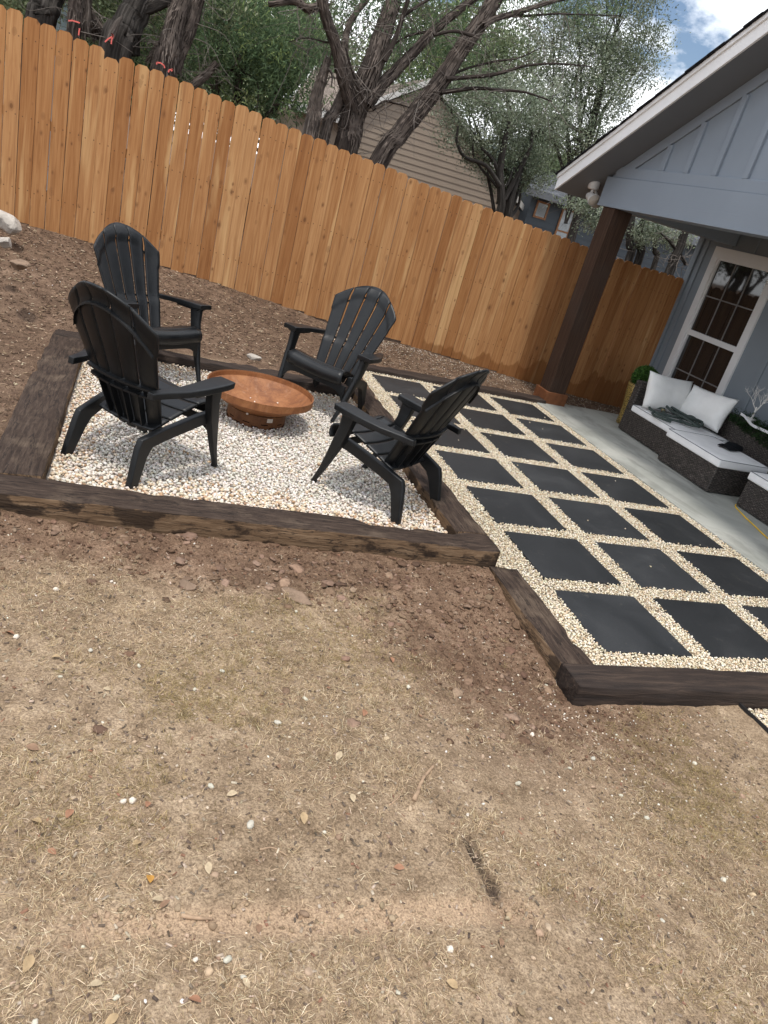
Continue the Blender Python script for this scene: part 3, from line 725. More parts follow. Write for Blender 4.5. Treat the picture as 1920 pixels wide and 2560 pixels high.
X, Y = jgrid(-.33, 2.28, -.17, 5.2, 0.0132, 0.6); ok = free(X, Y); X, Y = X[ok], Y[ok]
X2, Y2 = jgrid(-.33, 2.28, -.17, 5.2, 0.019, 0.6); ok = free(X2, Y2, 0.0); X2, Y2 = X2[ok], Y2[ok]
P = np.concatenate([np.stack([X, Y, -.010 + RNG.uniform(-.004, .003, len(X))], -1), np.stack([X2, Y2, -.003 + RNG.uniform(-.004, .004, len(X2))], -1)])
P[:, 2] += 0.006 * (fbm(P[:, 0] * 5, P[:, 1] * 5, 2, 90) - 0.5)
q_ = np.stack([RNG.uniform(0, 2.1, 26), RNG.uniform(0, 5, 26), np.full(26, .003)], -1)      # strays kicked onto the slabs
P = np.concatenate([P, q_[~free(q_[:, 0], q_[:, 1])]])
S = RNG.uniform(0.0052, 0.0088, len(P)); Cc = small_cols(len(P)); nr = P[:, 1] < .45
V, Fm, Cm = merge([stones(ico(0), P[nr], S[nr], Cc[nr], rough=0.15), stones(OCT, P[~nr], S[~nr] * 1.12, Cc[~nr], rough=0.2)])
g = link('tan_gravel', np_mesh('tan_gravel', V, Fm, M['stone'], Cm), ter); tag(g, kind='stuff')

# gravel strip behind a thin steel edging at the front right
ea = on_z(1600 * D, 1528 * D, -.07); eb = on_z(1668 * D, 1590 * D, -.07)
dv = (eb - ea) / np.linalg.norm(eb - ea); nv = np.array([-dv[1], dv[0], 0])
if nv[0] < 0: nv = -nv
ea2 = ea - dv * 0.05; eb2 = ea + dv * 1.4
path = MB().add([ea2 + [0, 0, -.03], eb2 + [0, 0, -.03], eb2 + nv * 1.1 + [0, 0, -.03], ea2 + nv * 1.1 + [0, 0, -.03]], [(0, 1, 2, 3)]).build('gravel_path', M['bed'])
tag(path, 'gravel path behind steel edging', None, None, 'structure')
a_ = RNG.uniform(0, .8, 5200); b_ = RNG.uniform(0.006, .6, 5200)
P = ea2 + dv * a_[:, None] + nv * b_[:, None]; P[:, 2] += -.015 + RNG.uniform(-.006, .006, len(P)); P = P[(P[:, 1] < -.352)]
V, Fm, Cm = stones(OCT, P, RNG.uniform(.0075, .012, len(P)), small_cols(len(P)))
g = link('path_gravel', np_mesh('path_gravel', V, Fm, M['stone'], Cm), path); tag(g, kind='stuff')
e = MB(); t3 = nv * 0.004
lo, hi = np.array([0, 0, -.10]), np.array([0, 0, 0.018])
e.hexa([ea2 - t3 + lo, eb2 - t3 + lo, eb2 + t3 + lo, ea2 + t3 + lo], [ea2 - t3 + hi, eb2 - t3 + hi, eb2 + t3 + hi, ea2 + t3 + hi])
tag(e.build('steel_edging', M['steel']), 'thin black steel edging strip beside the near black sleeper', 'edging')

# ================================================================== PATIO SLAB
o = MB().box(2.275, 4.40, -6, 5.40, -.16, 0.006).build('patio_slab', M['slab'], bevel=0.008)
tag(o, 'grey concrete patio slab under the porch', None, None, 'structure')

# ================================================================== FENCE
FY = 6.10
FPX_ = np.array([-6.2, -5.6, -3.74, -3.27, -2.47, -1.70, -.79, .84, 2.72, 4.3, 5]); FPZ_ = np.array([.86, .80, .632, .60, .52, .45, .34, .205, .035, -.09, -.12])
FTX_ = np.array([-6.2, -5.6, -3.694, -3.28, -2.582, -1.782, -.92, .68, 2.683, 3.6, 4.305, 5]); FTZ_ = np.array([2.73, 2.66, 2.487, 2.432, 2.375, 2.297, 2.21, 2.062, 1.912, 1.868, 1.855, 1.83])
fence = empty('wooden_fence', (0, FY, 0), 0, 'new cedar privacy fence of dog eared boards', 'fence')
def picket_mesh(w, h, ear):
    p = [(-w / 2, 0), (w / 2, 0), (w / 2, h - ear), (w / 2 - ear, h), (-w / 2 + ear, h), (-w / 2, h - ear)]
    return MB().prism(p, 'y', -.008, .008).mesh('picket', M['cedar'])
pk = {}
x = -5.75; i = 0
while x < 4.36:
    wv = random.choice([0.138, 0.140, 0.142, 0.1365]); xc = x + wv / 2
    zb = float(np.interp(xc, FPX_, FPZ_)) + random.uniform(-.012, .012); ztp = float(np.interp(xc, FTX_, FTZ_)) + random.uniform(-.008, .006)
    if -3.16 < xc < -3.02: ztp -= 0.045
    hh = round((ztp - zb) / 0.01) * 0.01; key = (wv, hh)
    if key not in pk: pk[key] = picket_mesh(wv, hh, 0.030)
    o = link('picket', pk[key], fence, (xc, random.uniform(-.005, .004), ztp - hh), (0, random.uniform(-.0018, .0018), random.uniform(-.035, .035)))
    x += wv + random.choice([0.003, 0.004, 0.005, 0.006, 0.008]); i += 1
for dz in (0.28, 0.95, 1.62):
    for xa, xb in zip(FPX_[1:-1], FPX_[2:]):
        xb = min(xb, 4.36)
        za, zc = np.interp(xa, FPX_, FPZ_) + dz, np.interp(xb, FPX_, FPZ_) + dz
        MB().hexa([(xa, .011, za), (xb, .011, zc), (xb, .05, zc), (xa, .05, za)], [(xa, .011, za + .088), (xb, .011, zc + .088), (xb, .05, zc + .088), (xa, .05, za + .088)]).build('rail', M['cedar'], fence)
for xp in np.arange(-5.6, 4.3, 2.4):
    zb = float(np.interp(xp, FPX_, FPZ_)); MB().box(-.045, .045, .052, .142, -.4, 1.72).build('post', M['cedar'], fence, loc=(xp, 0, zb))

# ================================================================== HOUSE (blue grey, porch gable)
house = empty('house', (4.4, 1.9, 0), 0, 'blue grey house with a gabled porch roof and sash window', 'house')
HO = Vector((4.4, 1.9, 0))
def hb(mb, name, mat, parent=house, **k):
    """build from world coordinates under the house"""
    off = HO if parent is house else Vector((0, 0, 0))
    mb.v = [tuple(Vector(p) - HO) for p in mb.v]
    o = mb.build(name, mat, None, **k); o.parent = parent
    return o
RS, EY, EZ, RY = 0.528, 6.176, 2.426, 1.90            # roof slope, eave y, fascia foot z, ridge y
def rz_(y): return EZ + RS * (EY - y) if y > RY else EZ + RS * (EY - (2 * RY - y))
RX = 2.07
WY0, WY1, WZ0, WZ1 = 4.56, 5.755, 0.22, 2.342
# walls: around the window
wl = MB(); wl.box(4.40, 4.55, WY1 - .06, 6.12, -.12, 2.62); wl.box(4.40, 4.55, -2.4, WY0 + .06, -.12, 2.62); wl.box(4.40, 4.55, WY0 + .06, WY1 - .06, -.12, WZ0 + .05); wl.box(4.40, 4.55, WY0 + .06, WY1 - .06, WZ1 - .05, 2.62)
hb(wl, 'wall', M['bluewall'])
hb(MB().box(4.551, 11, 5.97, 6.119, -.12, 2.62), 'side_wall', M['bluewall'])
for y in (5.955, 4.16, 3.73, 3.30, 2.87, 2.44, 2.01): hb(MB().box(4.382, 4.40, y - .032, y + .032, 0.01, 2.60), 'batten', M['bluewall'], bevel=.003)
for y in (5.52, 5.10, 4.68): hb(MB().box(4.382, 4.40, y - .032, y + .032, WZ1 + .002, 2.60), 'batten', M['bluewall'], bevel=.003)
hb(MB().box(4.372, 4.40, 6.04, 6.135, -.10, 2.61), 'corner_board', M['bluewall'], bevel=.004)
# window
win = hb(MB().box(4.372, 4.415, WY0, WY0 + .105, WZ0, WZ1).box(4.372, 4.415, WY1 - .105, WY1, WZ0, WZ1).box(4.371, 4.4155, WY0 + .104, WY1 - .104, WZ1 - .12, WZ1 - .001).box(4.36, 4.4155, WY0 - .01, WY1 + .01, WZ0 - .05, WZ0 + .06), 'window', M['trim_white'], bevel=.004)
ya, yb = WY0 + .105, WY1 - .105
def wb(mb, name, mat, **k): return hb(mb, name, mat, parent=win, **k)
zm = 1.243
wb(MB().box(4.392, 4.425, ya, ya + .03, WZ0 + .06, WZ1 - .12).box(4.392, 4.425, yb - .03, yb, WZ0 + .06, WZ1 - .12).box(4.391, 4.424, ya + .029, yb - .029, WZ1 - .155, WZ1 - .119), 'sash_frame', M['trim_white'], bevel=.003)
wb(MB().box(4.380, 4.430, ya + .001, yb - .001, zm - .035, zm + .035), 'meeting_rail', M['trim_white'], bevel=.004)
wb(MB().box(4.396, 4.43, ya + .03, yb - .03, WZ0 + .06, WZ0 + .11), 'bottom_rail', M['trim_white'], bevel=.003)
wb(MB().box(4.418, 4.422, ya + .03, yb - .03, zm + .035, WZ1 - .155), 'pane', M['glass'])
wb(MB().box(4.434, 4.438, ya + .03, yb - .03, WZ0 + .11, zm - .035), 'pane', M['glass'])
yy = np.linspace(ya + .03, yb - .03, 4)
for y in yy[1:-1]:
    wb(MB().box(4.409, 4.4175, y - .008, y + .008, zm + .036, WZ1 - .156), 'muntin', M['muntin'])
    wb(MB().box(4.426, 4.4335, y - .008, y + .008, WZ0 + .111, zm - .036), 'muntin', M['muntin'])
for z in ((zm + WZ1 - .12) / 2,): wb(MB().box(4.410, 4.4172, ya + .031, yb - .031, z - .008, z + .008), 'muntin', M['muntin'])
for z in (0.742,): wb(MB().box(4.427, 4.4332, ya + .031, yb - .031, z - .008, z + .008), 'muntin', M['muntin'])
# porch beam, post, gable
hb(MB().box(2.41, 2.66, -1.85, 5.65, 2.380, 2.702), 'beam', M['bluepaint'], bevel=.006)
hb(MB().box(2.402, 2.409, -1.84, 5.645, 2.381, 2.400), 'beam_bead', M['bluepaint'])
hb(MB().box(2.661, 4.379, 5.42, 5.655, 2.382, 2.56), 'side_beam', M['bluepaint'], bevel=.006)
hb(MB().box(2.661, 4.399, 5.40, 5.64, 2.561, 2.75), 'side_frieze', M['bluepaint'])
hb(MB().box(2.64, 4.39, -1.8, 5.42, 2.60, 2.63), 'porch_ceiling', M['soffit'])
def gpoly(y0, y1, zb, drop):
    """gable outline between y0 and y1, above zb, drop below the soffit line"""
    pts = [(y0, zb), (y1, zb)]
    ys = [y for y in (y1, RY, y0)]
    return [(y0, zb), (y1, zb), (y1, max(zb + .001, rz_(y1) - drop)), (RY, rz_(RY) - drop), (y0, max(zb + .001, rz_(y0) - drop))]
hb(MB().prism(gpoly(-1.80, 5.60, 2.703, 0.004), 'x', 2.452, 2.50), 'gable_wall', M['bluepaint_v'])
hb(MB().box(2.424, 2.4515, -1.80, 5.52, 2.704, 2.815), 'gable_trim_board', M['bluepaint'], bevel=.004)
for sgn in (1, -1):
    def yy_(y): return y if sgn > 0 else 2 * RY - y
    a0, a1 = 5.56, RY + .001
    q = [(yy_(a0), rz_(a0) - .006), (yy_(a1), rz_(a1) - .006), (yy_(a1), rz_(a1) - .135), (yy_(a0 - .22), rz_(a0 - .22) - .135)]
    hb(MB().prism(q, 'x', 2.428, 2.4512), 'rake_trim', M['bluepaint'], bevel=.003)
for y in (4.69, 4.28, 3.845, 3.41, 2.98, 2.55, 2.12, 1.68, 1.25, .82, .39, -.04, -.47, -.9):
    yt = abs(y - RY) + RY
    hb(MB().box(2.4245, 2.4513, y - .036, y + .036, 2.816, rz_(yt) - .14 - .0), 'batten', M['bluepaint_v'], bevel=.004)
# roof
TH = 0.205
for sgn in (1, -1):
    def yy_(y): return y if sgn > 0 else 2 * RY - y
    q = [(yy_(EY - .012), EZ + .003), (yy_(RY), rz_(RY) - .003), (yy_(RY), rz_(RY) + TH - .02), (yy_(EY - .012), EZ + TH - .02)]
    hb(MB().prism(q, 'x', RX + .026, 11.0), 'roof_deck', M['soffit'])
    q = [(yy_(EY), EZ), (yy_(RY), rz_(RY)), (yy_(RY), rz_(RY) + TH - .05), (yy_(EY), EZ + TH - .05)]
    hb(MB().prism(q, 'x', RX, RX + .024), 'fascia', M['whitepaint'], bevel=.003)
    q = [(yy_(EY + .004), EZ + TH - .072), (yy_(RY), rz_(RY) + TH - .072), (yy_(RY), rz_(RY) + TH - .022), (yy_(EY + .004), EZ + TH - .022)]
    hb(MB().prism(q, 'x', RX - .020, RX - .001), 'fascia_trim', M['whitepaint'], bevel=.003)
    hb(MB().box(RX + .03, 11, min(yy_(EY - .010), yy_(EY + .012)), max(yy_(EY - .010), yy_(EY + .012)), EZ + .004, EZ + TH - .03), 'eave_fascia', M['whitepaint'])
    ang = math.atan(RS) * (-1 if sgn > 0 else 1); cl = math.cos(math.atan(RS))
    nC = int((EY - RY) / cl / 0.135)
    rn = random.Random(5)
    cm = MB().box(0, 9, 0, .20, 0, .013).mesh('shingle_course', M['shingle'])
    for k in range(nC + 1):
        y = EY + 0.03 - k * 0.135 * cl; z = EZ + TH - .021 + RS * (EY - y) + .0
        o = link('shingle_course', cm, house, Vector((RX - .045 + rn.uniform(-.008, .008), yy_(y), z)) - HO, None)
        o.rotation_euler = (math.atan(RS) * -1 + rad(1.6), 0, 0) if sgn > 0 else (math.atan(RS) - rad(1.6), 0, 0)
        if sgn > 0:
            o.scale = (1, -1, 1)
post = hb(MB().box(2.418, 2.668, 5.270, 5.520, 0.0, 2.379), 'porch_post', M['post'], bevel=.004, seg=1)
post.data.polygons.foreach_set('use_smooth', [False] * len(post.data.polygons))
hb(MB().box(2.385, 2.70, 5.237, 5.553, -.03, .155), 'post_base', M['cedar_trim'], parent=post, bevel=.006)

# security light under the porch eave
lt = empty('security_light', (2.395, 5.85, 2.595), 0, 'white twin head security light under the porch soffit', 'light'); lt.scale = (1.3, 1.3, 1.2)
MB().lathe([(0.0, 0.03), (.048, .03), (.052, .02), (.052, -.035), (.045, -.05), (0, -.052)], 20).build('base', M['lampshell'], lt, smooth=True)
for sx, sy, sz, tilt in ((-.012, -.045, -.125, 1.0), (.075, .02, -.135, 1.9)):
    h = MB().lathe([(0, .055), (.030, .05), (.040, .03), (.046, -.02), (.058, -.05), (.060, -.058), (.054, -.058)], 20).build('lamp_head', M['lampshell'], lt, smooth=True, loc=(sx, sy, sz))
    h.rotation_euler = (rad(-68), rad(-18 if sx < 0 else 40), 0)
    MB().lathe([(.055, -.054), (.03, -.064), (0, -.067)], 20).build('lens', M['lens'], h, smooth=True)
    MB().tube([(sx * .3, sy * .3, -.04), (sx * .8, sy * .4, -.08), (sx, sy * .8, sz + .02)], .013, 8).build('arm', M['lampshell'], lt, smooth=True)

# ================================================================== ADIRONDACK CHAIRS
def back_y(z): return -0.088 - 0.432 * (z - .25)
def make_chair():
    root = empty('adirondack_chair', (0, 0, 0), 0, 'x', 'chair', 'black adirondack chairs around the fire bowl')
    R_ = M['resin']
    def w(z): return 0.195 + (0.312 - 0.195) * min(1.0, (z - .24) / .62)
    def ztop(s): return 1.046 - 0.165 * abs(s) ** 2.0
    def zarch(s): return 0.955 - 0.20 * s * s
    for k in range(5):
        s0, s1 = -1 + .4 * k, -1 + .4 * (k + 1)
        def fn(u, v, s0=s0, s1=s1):
            s = s0 + (s1 - s0) * u
            z = .235 + (ztop(s) - .235) * v
            g = .0075 * (1 - .7 * (z > .985))
            x = s * w(z)
            x += (g if u == 0 and s0 > -1 else 0) - (g if u == 1 and s1 < 1 else 0)
            y = back_y(z) + .045 * s * s - .012 * (1 - (2 * u - 1) ** 2) * 0.4
            d = .014 * float(sstep(zarch(s) - .004, zarch(s) + .012, np.float64(z)))
            d += .012 * float(sstep(.535, .52, np.float64(z)))
            d -= .030 * max(0, (z - .97) / .08) ** 2
            return (x, y + d, z)
        MB().grid(fn, 6, 30).build('back_slat', R_, root, smooth=True, solid=.013)
    # ribs on the rear of the backrest
    def rib(pts, dep, th):
        mb = MB(); P = [Vector(p) for p in pts]
        for a, b in zip(P[:-1], P[1:]):
            dz = Vector((0, -dep, -dep * .43)); t = Vector((0, 0, th))
            mb.hexa([a + dz, b + dz, b, a], [a + dz + t, b + dz + t, b + t, a + t])
        return mb
    ar = [(s * w(zarch(s)) * .985, back_y(zarch(s)) + .045 * s * s - .004, zarch(s) - .012) for s in np.linspace(-.98, .98, 15)]
    rib(ar, .016, .010).build('arch_rib', R_, root)
    for z in (.545, .495):
        q = [(s * w(z) * .99, back_y(z) + .045 * s * s - .003, z) for s in np.linspace(-1, 1, 9)]
        rib(q, .028, .012).build('back_rib', R_, root)
    for k in range(1, 5):
        s = -1 + .4 * k
        MB().grid(lambda u, v, s=s: (s * w(.275 + .225 * v) + (u - .5) * .008, back_y(.275 + .225 * v) + .045 * s * s - .020, .275 + .225 * v), 1, 6).build('back_stiffener', R_, root, solid=.03)
    # seat slats
    prof = [(.336, .336), (.354, .360), (.357, .396), (.338, .424), (.285, .434), (.20, .420), (.10, .384), (.0, .343), (-.08, .309), (-.13, .288)]
    pp = np.array(prof); seg = np.r_[0, np.cumsum(np.linalg.norm(np.diff(pp, axis=0), axis=1))]; L = seg[-1]
    cuts = [0, .150, .255, .360, .465, L]
    for a, b in zip(cuts[:-1], cuts[1:]):
        a2 = a + (.005 if a else 0); b2 = b - .005
        def fn(u, v, a2=a2, b2=b2):
            t = a2 + (b2 - a2) * v; y = float(np.interp(t, seg, pp[:, 0])); z = float(np.interp(t, seg, pp[:, 1]))
            hw = .275 + (.205 - .275) * (t / L); x = (2 * u - 1) * hw
            return (x, y, z - .016 * (1 - (2 * u - 1) ** 2))
        MB().grid(fn, 12, 6).build('seat_slat', R_, root, smooth=True, solid=.014)
    # front apron with an arched lower edge
    top = [(-.30, .322), (.30, .322)]; xs = np.linspace(.30, -.30, 17)
    poly = top + [(x, .268 - .085 * (abs(x) / .30) ** 8) for x in xs]
    MB().prism(poly, 'y', .285, .303).build('apron', R_, root, bevel=.003)
    for sx in (-1, 1):
        # arm: paddle, swelling towards the front
        cl = [(.292, -.275, .560), (.308, -.19, .566), (.345, -.08, .576), (.362, .03, .588), (.366, .13, .597), (.366, .205, .603), (.366, .262, .606)]
        hw = [.020, .030, .044, .056, .064, .068, .060]
        mb = MB(); ring = []
        for (x, y, z), h_ in zip(cl, hw):
            ring.append([(sx * (x - h_), y, z), (sx * (x - h_ * .8), y, z + .004), (sx * (x + h_ * .8), y, z + .004), (sx * (x + h_), y, z), (sx * (x + h_), y - .004, z - .034), (sx * (x - h_), y - .004, z - .034)])
        V = [p for r in ring for p in r]; n = 6
        Fq = [(i * n + k, i * n + (k + 1) % n, (i + 1) * n + (k + 1) % n, (i + 1) * n + k) for i in range(len(ring) - 1) for k in range(n)] + [tuple(range(n)), tuple(range((len(ring) - 1) * n, len(ring) * n))[::-1]]
        mb.add(V, Fq).build('arm', R_, root, bevel=.004)
        MB().hexa([(sx * .315, -.02, .535), (sx * .395, -.02, .535), (sx * .395, .21, .548), (sx * .315, .21, .548)], [(sx * .315, -.05, .556), (sx * .395, -.05, .556), (sx * .395, .235, .568), (sx * .315, .235, .568)]).build('arm_bracket', R_, root, bevel=.005)
        # front leg
        secs = [((.350, .178, .565), .028, .052), ((.344, .196, .45), .025, .042), ((.335, .224, .36), .026, .042), ((.325, .262, .26), .023, .032), ((.313, .313, .13), .018, .022), ((.300, .366, .022), .014, .016), ((.299, .370, .0), .019, .022)]
        V = []; n = 6
        for (x, y, z), a, b in secs:
            V += [(sx * (x - a), y - b, z), (sx * (x + a), y - b, z), (sx * (x + a * 1.05), y + b * .55, z), (sx * (x + a * .55), y + b, z), (sx * (x - a * .55), y + b, z), (sx * (x - a * 1.05), y + b * .55, z)]
        Fq = [(i * n + k, i * n + (k + 1) % n, (i + 1) * n + (k + 1) % n, (i + 1) * n + k) for i in range(len(secs) - 1) for k in range(n)] + [tuple(range(n)), tuple(range((len(secs) - 1) * n, len(secs) * n))[::-1]]
        MB().add(V, Fq).build('leg', R_, root, bevel=.006)
        # side rail and rear leg in one sweep
        top_ = [(.27, .400), (.14, .380), (.0, .345), (-.13, .308), (-.246, .270), (-.268, .216), (-.293, .106), (-.315, .0)]
        bot_ = [(.27, .326), (.16, .312), (.02, .277), (-.08, .245), (-.160, .214), (-.194, .162), (-.228, .076), (-.256, .0)]
        xin = [.305, .294, .276, .254, .237, .238, .246, .253]
        mb = MB(); V = []; n = 8
        for (ty, tz), (by, bz), xc in zip(top_, bot_, xin):
            cy, cz = (ty + by) / 2, (tz + bz) / 2; th = .021
            q = [(xc - th, ty, tz), (xc - th * .4, ty + (ty - cy) * .12, tz + (tz - cz) * .12), (xc + th * .4, ty + (ty - cy) * .12, tz + (tz - cz) * .12), (xc + th, ty, tz), (xc + th, by, bz), (xc + th * .4, by, bz), (xc - th * .4, by, bz), (xc - th, by, bz)]
            V += [(sx * a, b, max(c, 0)) for a, b, c in q]
        m_ = len(top_)
        Fq = [(i * n + k, i * n + (k + 1) % n, (i + 1) * n + (k + 1) % n, (i + 1) * n + k) for i in range(m_ - 1) for k in range(n)] + [tuple(range(n)), tuple(range((m_ - 1) * n, m_ * n))[::-1]]
        mb.add(V, Fq).build('leg', R_, root, bevel=.005)
    return root
chair0 = make_chair()
chairs = [
    (-2.483, 1.561, 46.5, 0.0, 'black adirondack chair with its back to the lawn, in front of the rusty bowl'),
    (-2.498, 3.437, -49.4, 0.0, 'black adirondack chair at the pit corner between the mulch slope and the fence'),
    (-0.935, 3.41, 228.9, -3.0, 'black adirondack chair beside the terrace with its back to the fence, facing the lawn'),
    (-0.889, 1.54, 129.5, 0.0, 'black adirondack chair backing onto the dark pavers at the front corner of the pit')]
for i, (x, y, a, tl, lab) in enumerate(chairs):
    c = chair0 if i == 0 else copy_tree(chair0)
    c.location = (x, y, pit_z(x) + 0.004); c.rotation_euler = (0, rad(tl), rad(a - 90)); c['label'] = lab

# ================================================================== FIRE BOWL
bowl = empty('fire_bowl', (-1.622, 2.70, 0.068), rad(20), 'round rusty steel fire bowl on a drum base in white gravel', 'fire bowl')
pr = []
for k in range(15):
    r = .0005 + .398 * k / 14
    pr.append((r, .060 + 1.0 * r * r))
outp = pr + [(.4025, .218), (.4027, .257), (.3985, .257), (.397, .222)] + [(r * .985, z + .006) for r, z in pr[::-1]]
MB().lathe([(p[0], p[1]) for p in outp], 72).build('bowl', M['rust'], bowl, smooth=True).modifiers.new('es', 'EDGE_SPLIT').split_angle = rad(35)
MB().lathe([(.400, .206), (.4085, .208), (.4088, .262), (.404, .2625), (.4035, .222)], 72).build('rim_band', M['rust_band'], bowl, smooth=True).modifiers.new('es', 'EDGE_SPLIT').split_angle = rad(35)
bs = MB().lathe([(.222, -.03), (.226, .0), (.226, .1075), (.20, .098), (.20, -.03)], 56).build('base', M['rust_dark'], bowl, smooth=True)
mods(bs, .002, 1)
for ring_, zz, off in ((10, .040, 0), (10, .018, .31)):
    for k in range(ring_):
        a = 2 * math.pi * k / ring_ + off
        sl = MB()
        for q in range(4):
            b0 = a + q * .06; b1 = a + (q + 1) * .06
            sl.hexa([(.2235 * math.cos(b0), .2235 * math.sin(b0), zz), (.2272 * math.cos(b0), .2272 * math.sin(b0), zz), (.2272 * math.cos(b1), .2272 * math.sin(b1), zz), (.2235 * math.cos(b1), .2235 * math.sin(b1), zz)],
                    [(.2235 * math.cos(b0), .2235 * math.sin(b0), zz + .006), (.2272 * math.cos(b0), .2272 * math.sin(b0), zz + .006), (.2272 * math.cos(b1), .2272 * math.sin(b1), zz + .006), (.2235 * math.cos(b1), .2235 * math.sin(b1), zz + .006)])
        sl.build('vent_slot', M['dark'], bs)
al = math.atan2(CAM_C[1] - 2.70, CAM_C[0] + 1.622) - rad(20) + rad(28)
mb = MB()
for q in range(4):
    b0 = al - .10 + q * .05; b1 = b0 + .05
    mb.hexa([(.2262 * math.cos(b), .2262 * math.sin(b), .066) if i in (0, 3) else (.2285 * math.cos(b), .2285 * math.sin(b), .066) for i, b in enumerate((b0, b0, b1, b1))],
            [(.2262 * math.cos(b), .2262 * math.sin(b), .096) if i in (0, 3) else (.2285 * math.cos(b), .2285 * math.sin(b), .096) for i, b in enumerate((b0, b0, b1, b1))])
mb.build('sticker', M['sticker'], bs)
al2 = al - .78
MB().lathe([(0, .012), (.008, .010), (.010, 0), (0, -.002)], 12).build('bolt', M['sticker'], bs, smooth=True, loc=(.226 * math.cos(al2), .226 * math.sin(al2), .108), rot=(0, rad(90), al2))
# stray pebbles lying in the bowl
pb = []
for k in range(9):
    a = RNG.uniform(0, 6.28); r = RNG.uniform(.02, .24); z = .060 + 1.0 * r * r + .010
    pb.append((-1.622 + r * math.cos(a), 2.70 + r * math.sin(a), .068 + z))
for p in pb:
    V, Fm, Cm = stones(ico(0), np.zeros((1, 3)), np.array([RNG.uniform(.005, .009)]), palette(1, [(.84, .80, .74)], [1]))
    tag(link('pebble', np_mesh('pebble', V, Fm, M['stone'], Cm), None, p), 'small white pebble lying inside the rusty bowl', 'pebble', 'pebbles in the fire bowl')

# ================================================================== PATIO FURNITURE
def rbox(x0, x1, y0, y1, z0, z1, name, mat, parent, bev=.02, seg=3, puff=0.0, org=(0, 0, 0)):
    """box; with puff a softly swollen cushion"""
    if not puff:
        return MB().box(x0 - org[0], x1 - org[0], y0 - org[1], y1 - org[1], z0 - org[2], z1 - org[2]).build(name, mat, parent, bevel=bev, seg=seg)
    nxx, nyy = 14, 14; cx, cy = (x0 + x1) / 2 - org[0], (y0 + y1) / 2 - org[1]; hx, hy = (x1 - x0) / 2, (y1 - y0) / 2
    mb = MB()
    def topf(u, v, s):
        a, b = 2 * u - 1, 2 * v - 1
        e = (1 - abs(a) ** 6) * (1 - abs(b) ** 6)
        wv = puff * (e ** .5) + .004 * (vnoise(np.array([u * 5 + x0]), np.array([v * 5 + y0]), 4)[0] - .5) * e
        return (cx + a * hx, cy + b * hy, (z1 - org[2] - puff + wv) if s > 0 else (z0 - org[2]))
    mb.grid(lambda u, v: topf(u, v, 1), nxx, nyy); mb.grid(lambda u, v: topf(1 - u, v, -1), nxx, nyy)
    V = mb.v; off = (nxx + 1) * (nyy + 1)
    def ti(i, j): return j * (nxx + 1) + i
    def bi(i, j): return off + j * (nxx + 1) + (nxx - i)
    for i in range(nxx):
        mb.f += [(ti(i, 0), bi(i, 0), bi(i + 1, 0), ti(i + 1, 0)), (ti(i, nyy), ti(i + 1, nyy), bi(i + 1, nyy), bi(i, nyy))]
    for j in range(nyy):
        mb.f += [(ti(0, j), ti(0, j + 1), bi(0, j + 1), bi(0, j)), (ti(nxx, j), bi(nxx, j), bi(nxx, j + 1), ti(nxx, j + 1))]
    o = mb.build(name, mat, parent, bevel=bev, seg=3, angle=50)
    return o
def piping(x0, x1, y0, y1, z, parent, org, r=.0032):
    c = [(x0, y0), (x1, y0), (x1, y1), (x0, y1), (x0, y0)]; pts = []
    for a, b in zip(c[:-1], c[1:]):
        for t in np.linspace(.02, .98, 8): pts.append((a[0] + (b[0] - a[0]) * t - org[0], a[1] + (b[1] - a[1]) * t - org[1], z - org[2]))
    pts.append(pts[0])
    return MB().tube(pts, r, 6).build('piping', M['piping'], parent, smooth=True)
def pillow_mesh(wd, ht, dp):
    mb = MB(); n = 18
    def fn(u, v, s):
        a, b = 2 * u - 1, 2 * v - 1
        e = max(0, 1 - abs(a) ** 2.6) ** .55 * max(0, 1 - abs(b) ** 2.6) ** .55
        pin = 1 - .09 * (1 - abs(b) ** 2) * abs(a) ** 3; pin2 = 1 - .09 * (1 - abs(a) ** 2) * abs(b) ** 3
        wr = .022 * (fbm(np.array([a * 3.0 + s]), np.array([b * 3.0]), 3, 12)[0] - .5) * (1 - e * .4) * 2
        return (a * wd / 2 * pin, s * (dp / 2 * e + .004) + wr * e ** .3, b * ht / 2 * pin2)
    mb.grid(lambda u, v: fn(u, v, 1), n, n); mb.grid(lambda u, v: fn(1 - u, v, -1), n, n)
    me = mb.mesh('pillow', M['pillow'], True)
    bm = bmesh.new(); bm.from_mesh(me); bmesh.ops.remove_doubles(bm, verts=bm.verts, dist=.009); bmesh.ops.recalc_face_normals(bm, faces=bm.faces); bm.to_mesh(me); bm.free()
    me.polygons.foreach_set('use_smooth', [True] * len(me.polygons)); return me
o0 = (3.55, 4.0, 0)
sofa = empty('wicker_sofa', o0, 0, 'dark wicker corner sofa with white seat cushion against the house wall', 'sofa')
rbox(3.155, 3.93, 3.60, 4.66, .02, .28, 'base', M['wicker'], sofa, .012, org=o0)
rbox(3.16, 4.02, 4.56, 4.672, .281, .642, 'arm', M['wicker'], sofa, .015, org=o0)
rbox(3.90, 4.02, 2.05, 4.558, .02, .640, 'back', M['wicker'], sofa, .015, org=o0)
cu = rbox(3.150, 3.88, 3.62, 4.555, .282, .375, 'seat_cushion', M['cushion'], sofa, .018, 3, .016, org=o0)
piping(3.152, 3.878, 3.622, 4.553, .360, cu, o0)
o1 = (3.36, 3.22, 0)
ott = empty('wicker_ottoman', o1, 0, 'dark wicker ottoman with white cushion pushed against the sofa', 'ottoman')
rbox(3.02, 3.66, 2.785, 3.64, .015, .285, 'base', M['wicker'], ott, .012, org=o1)
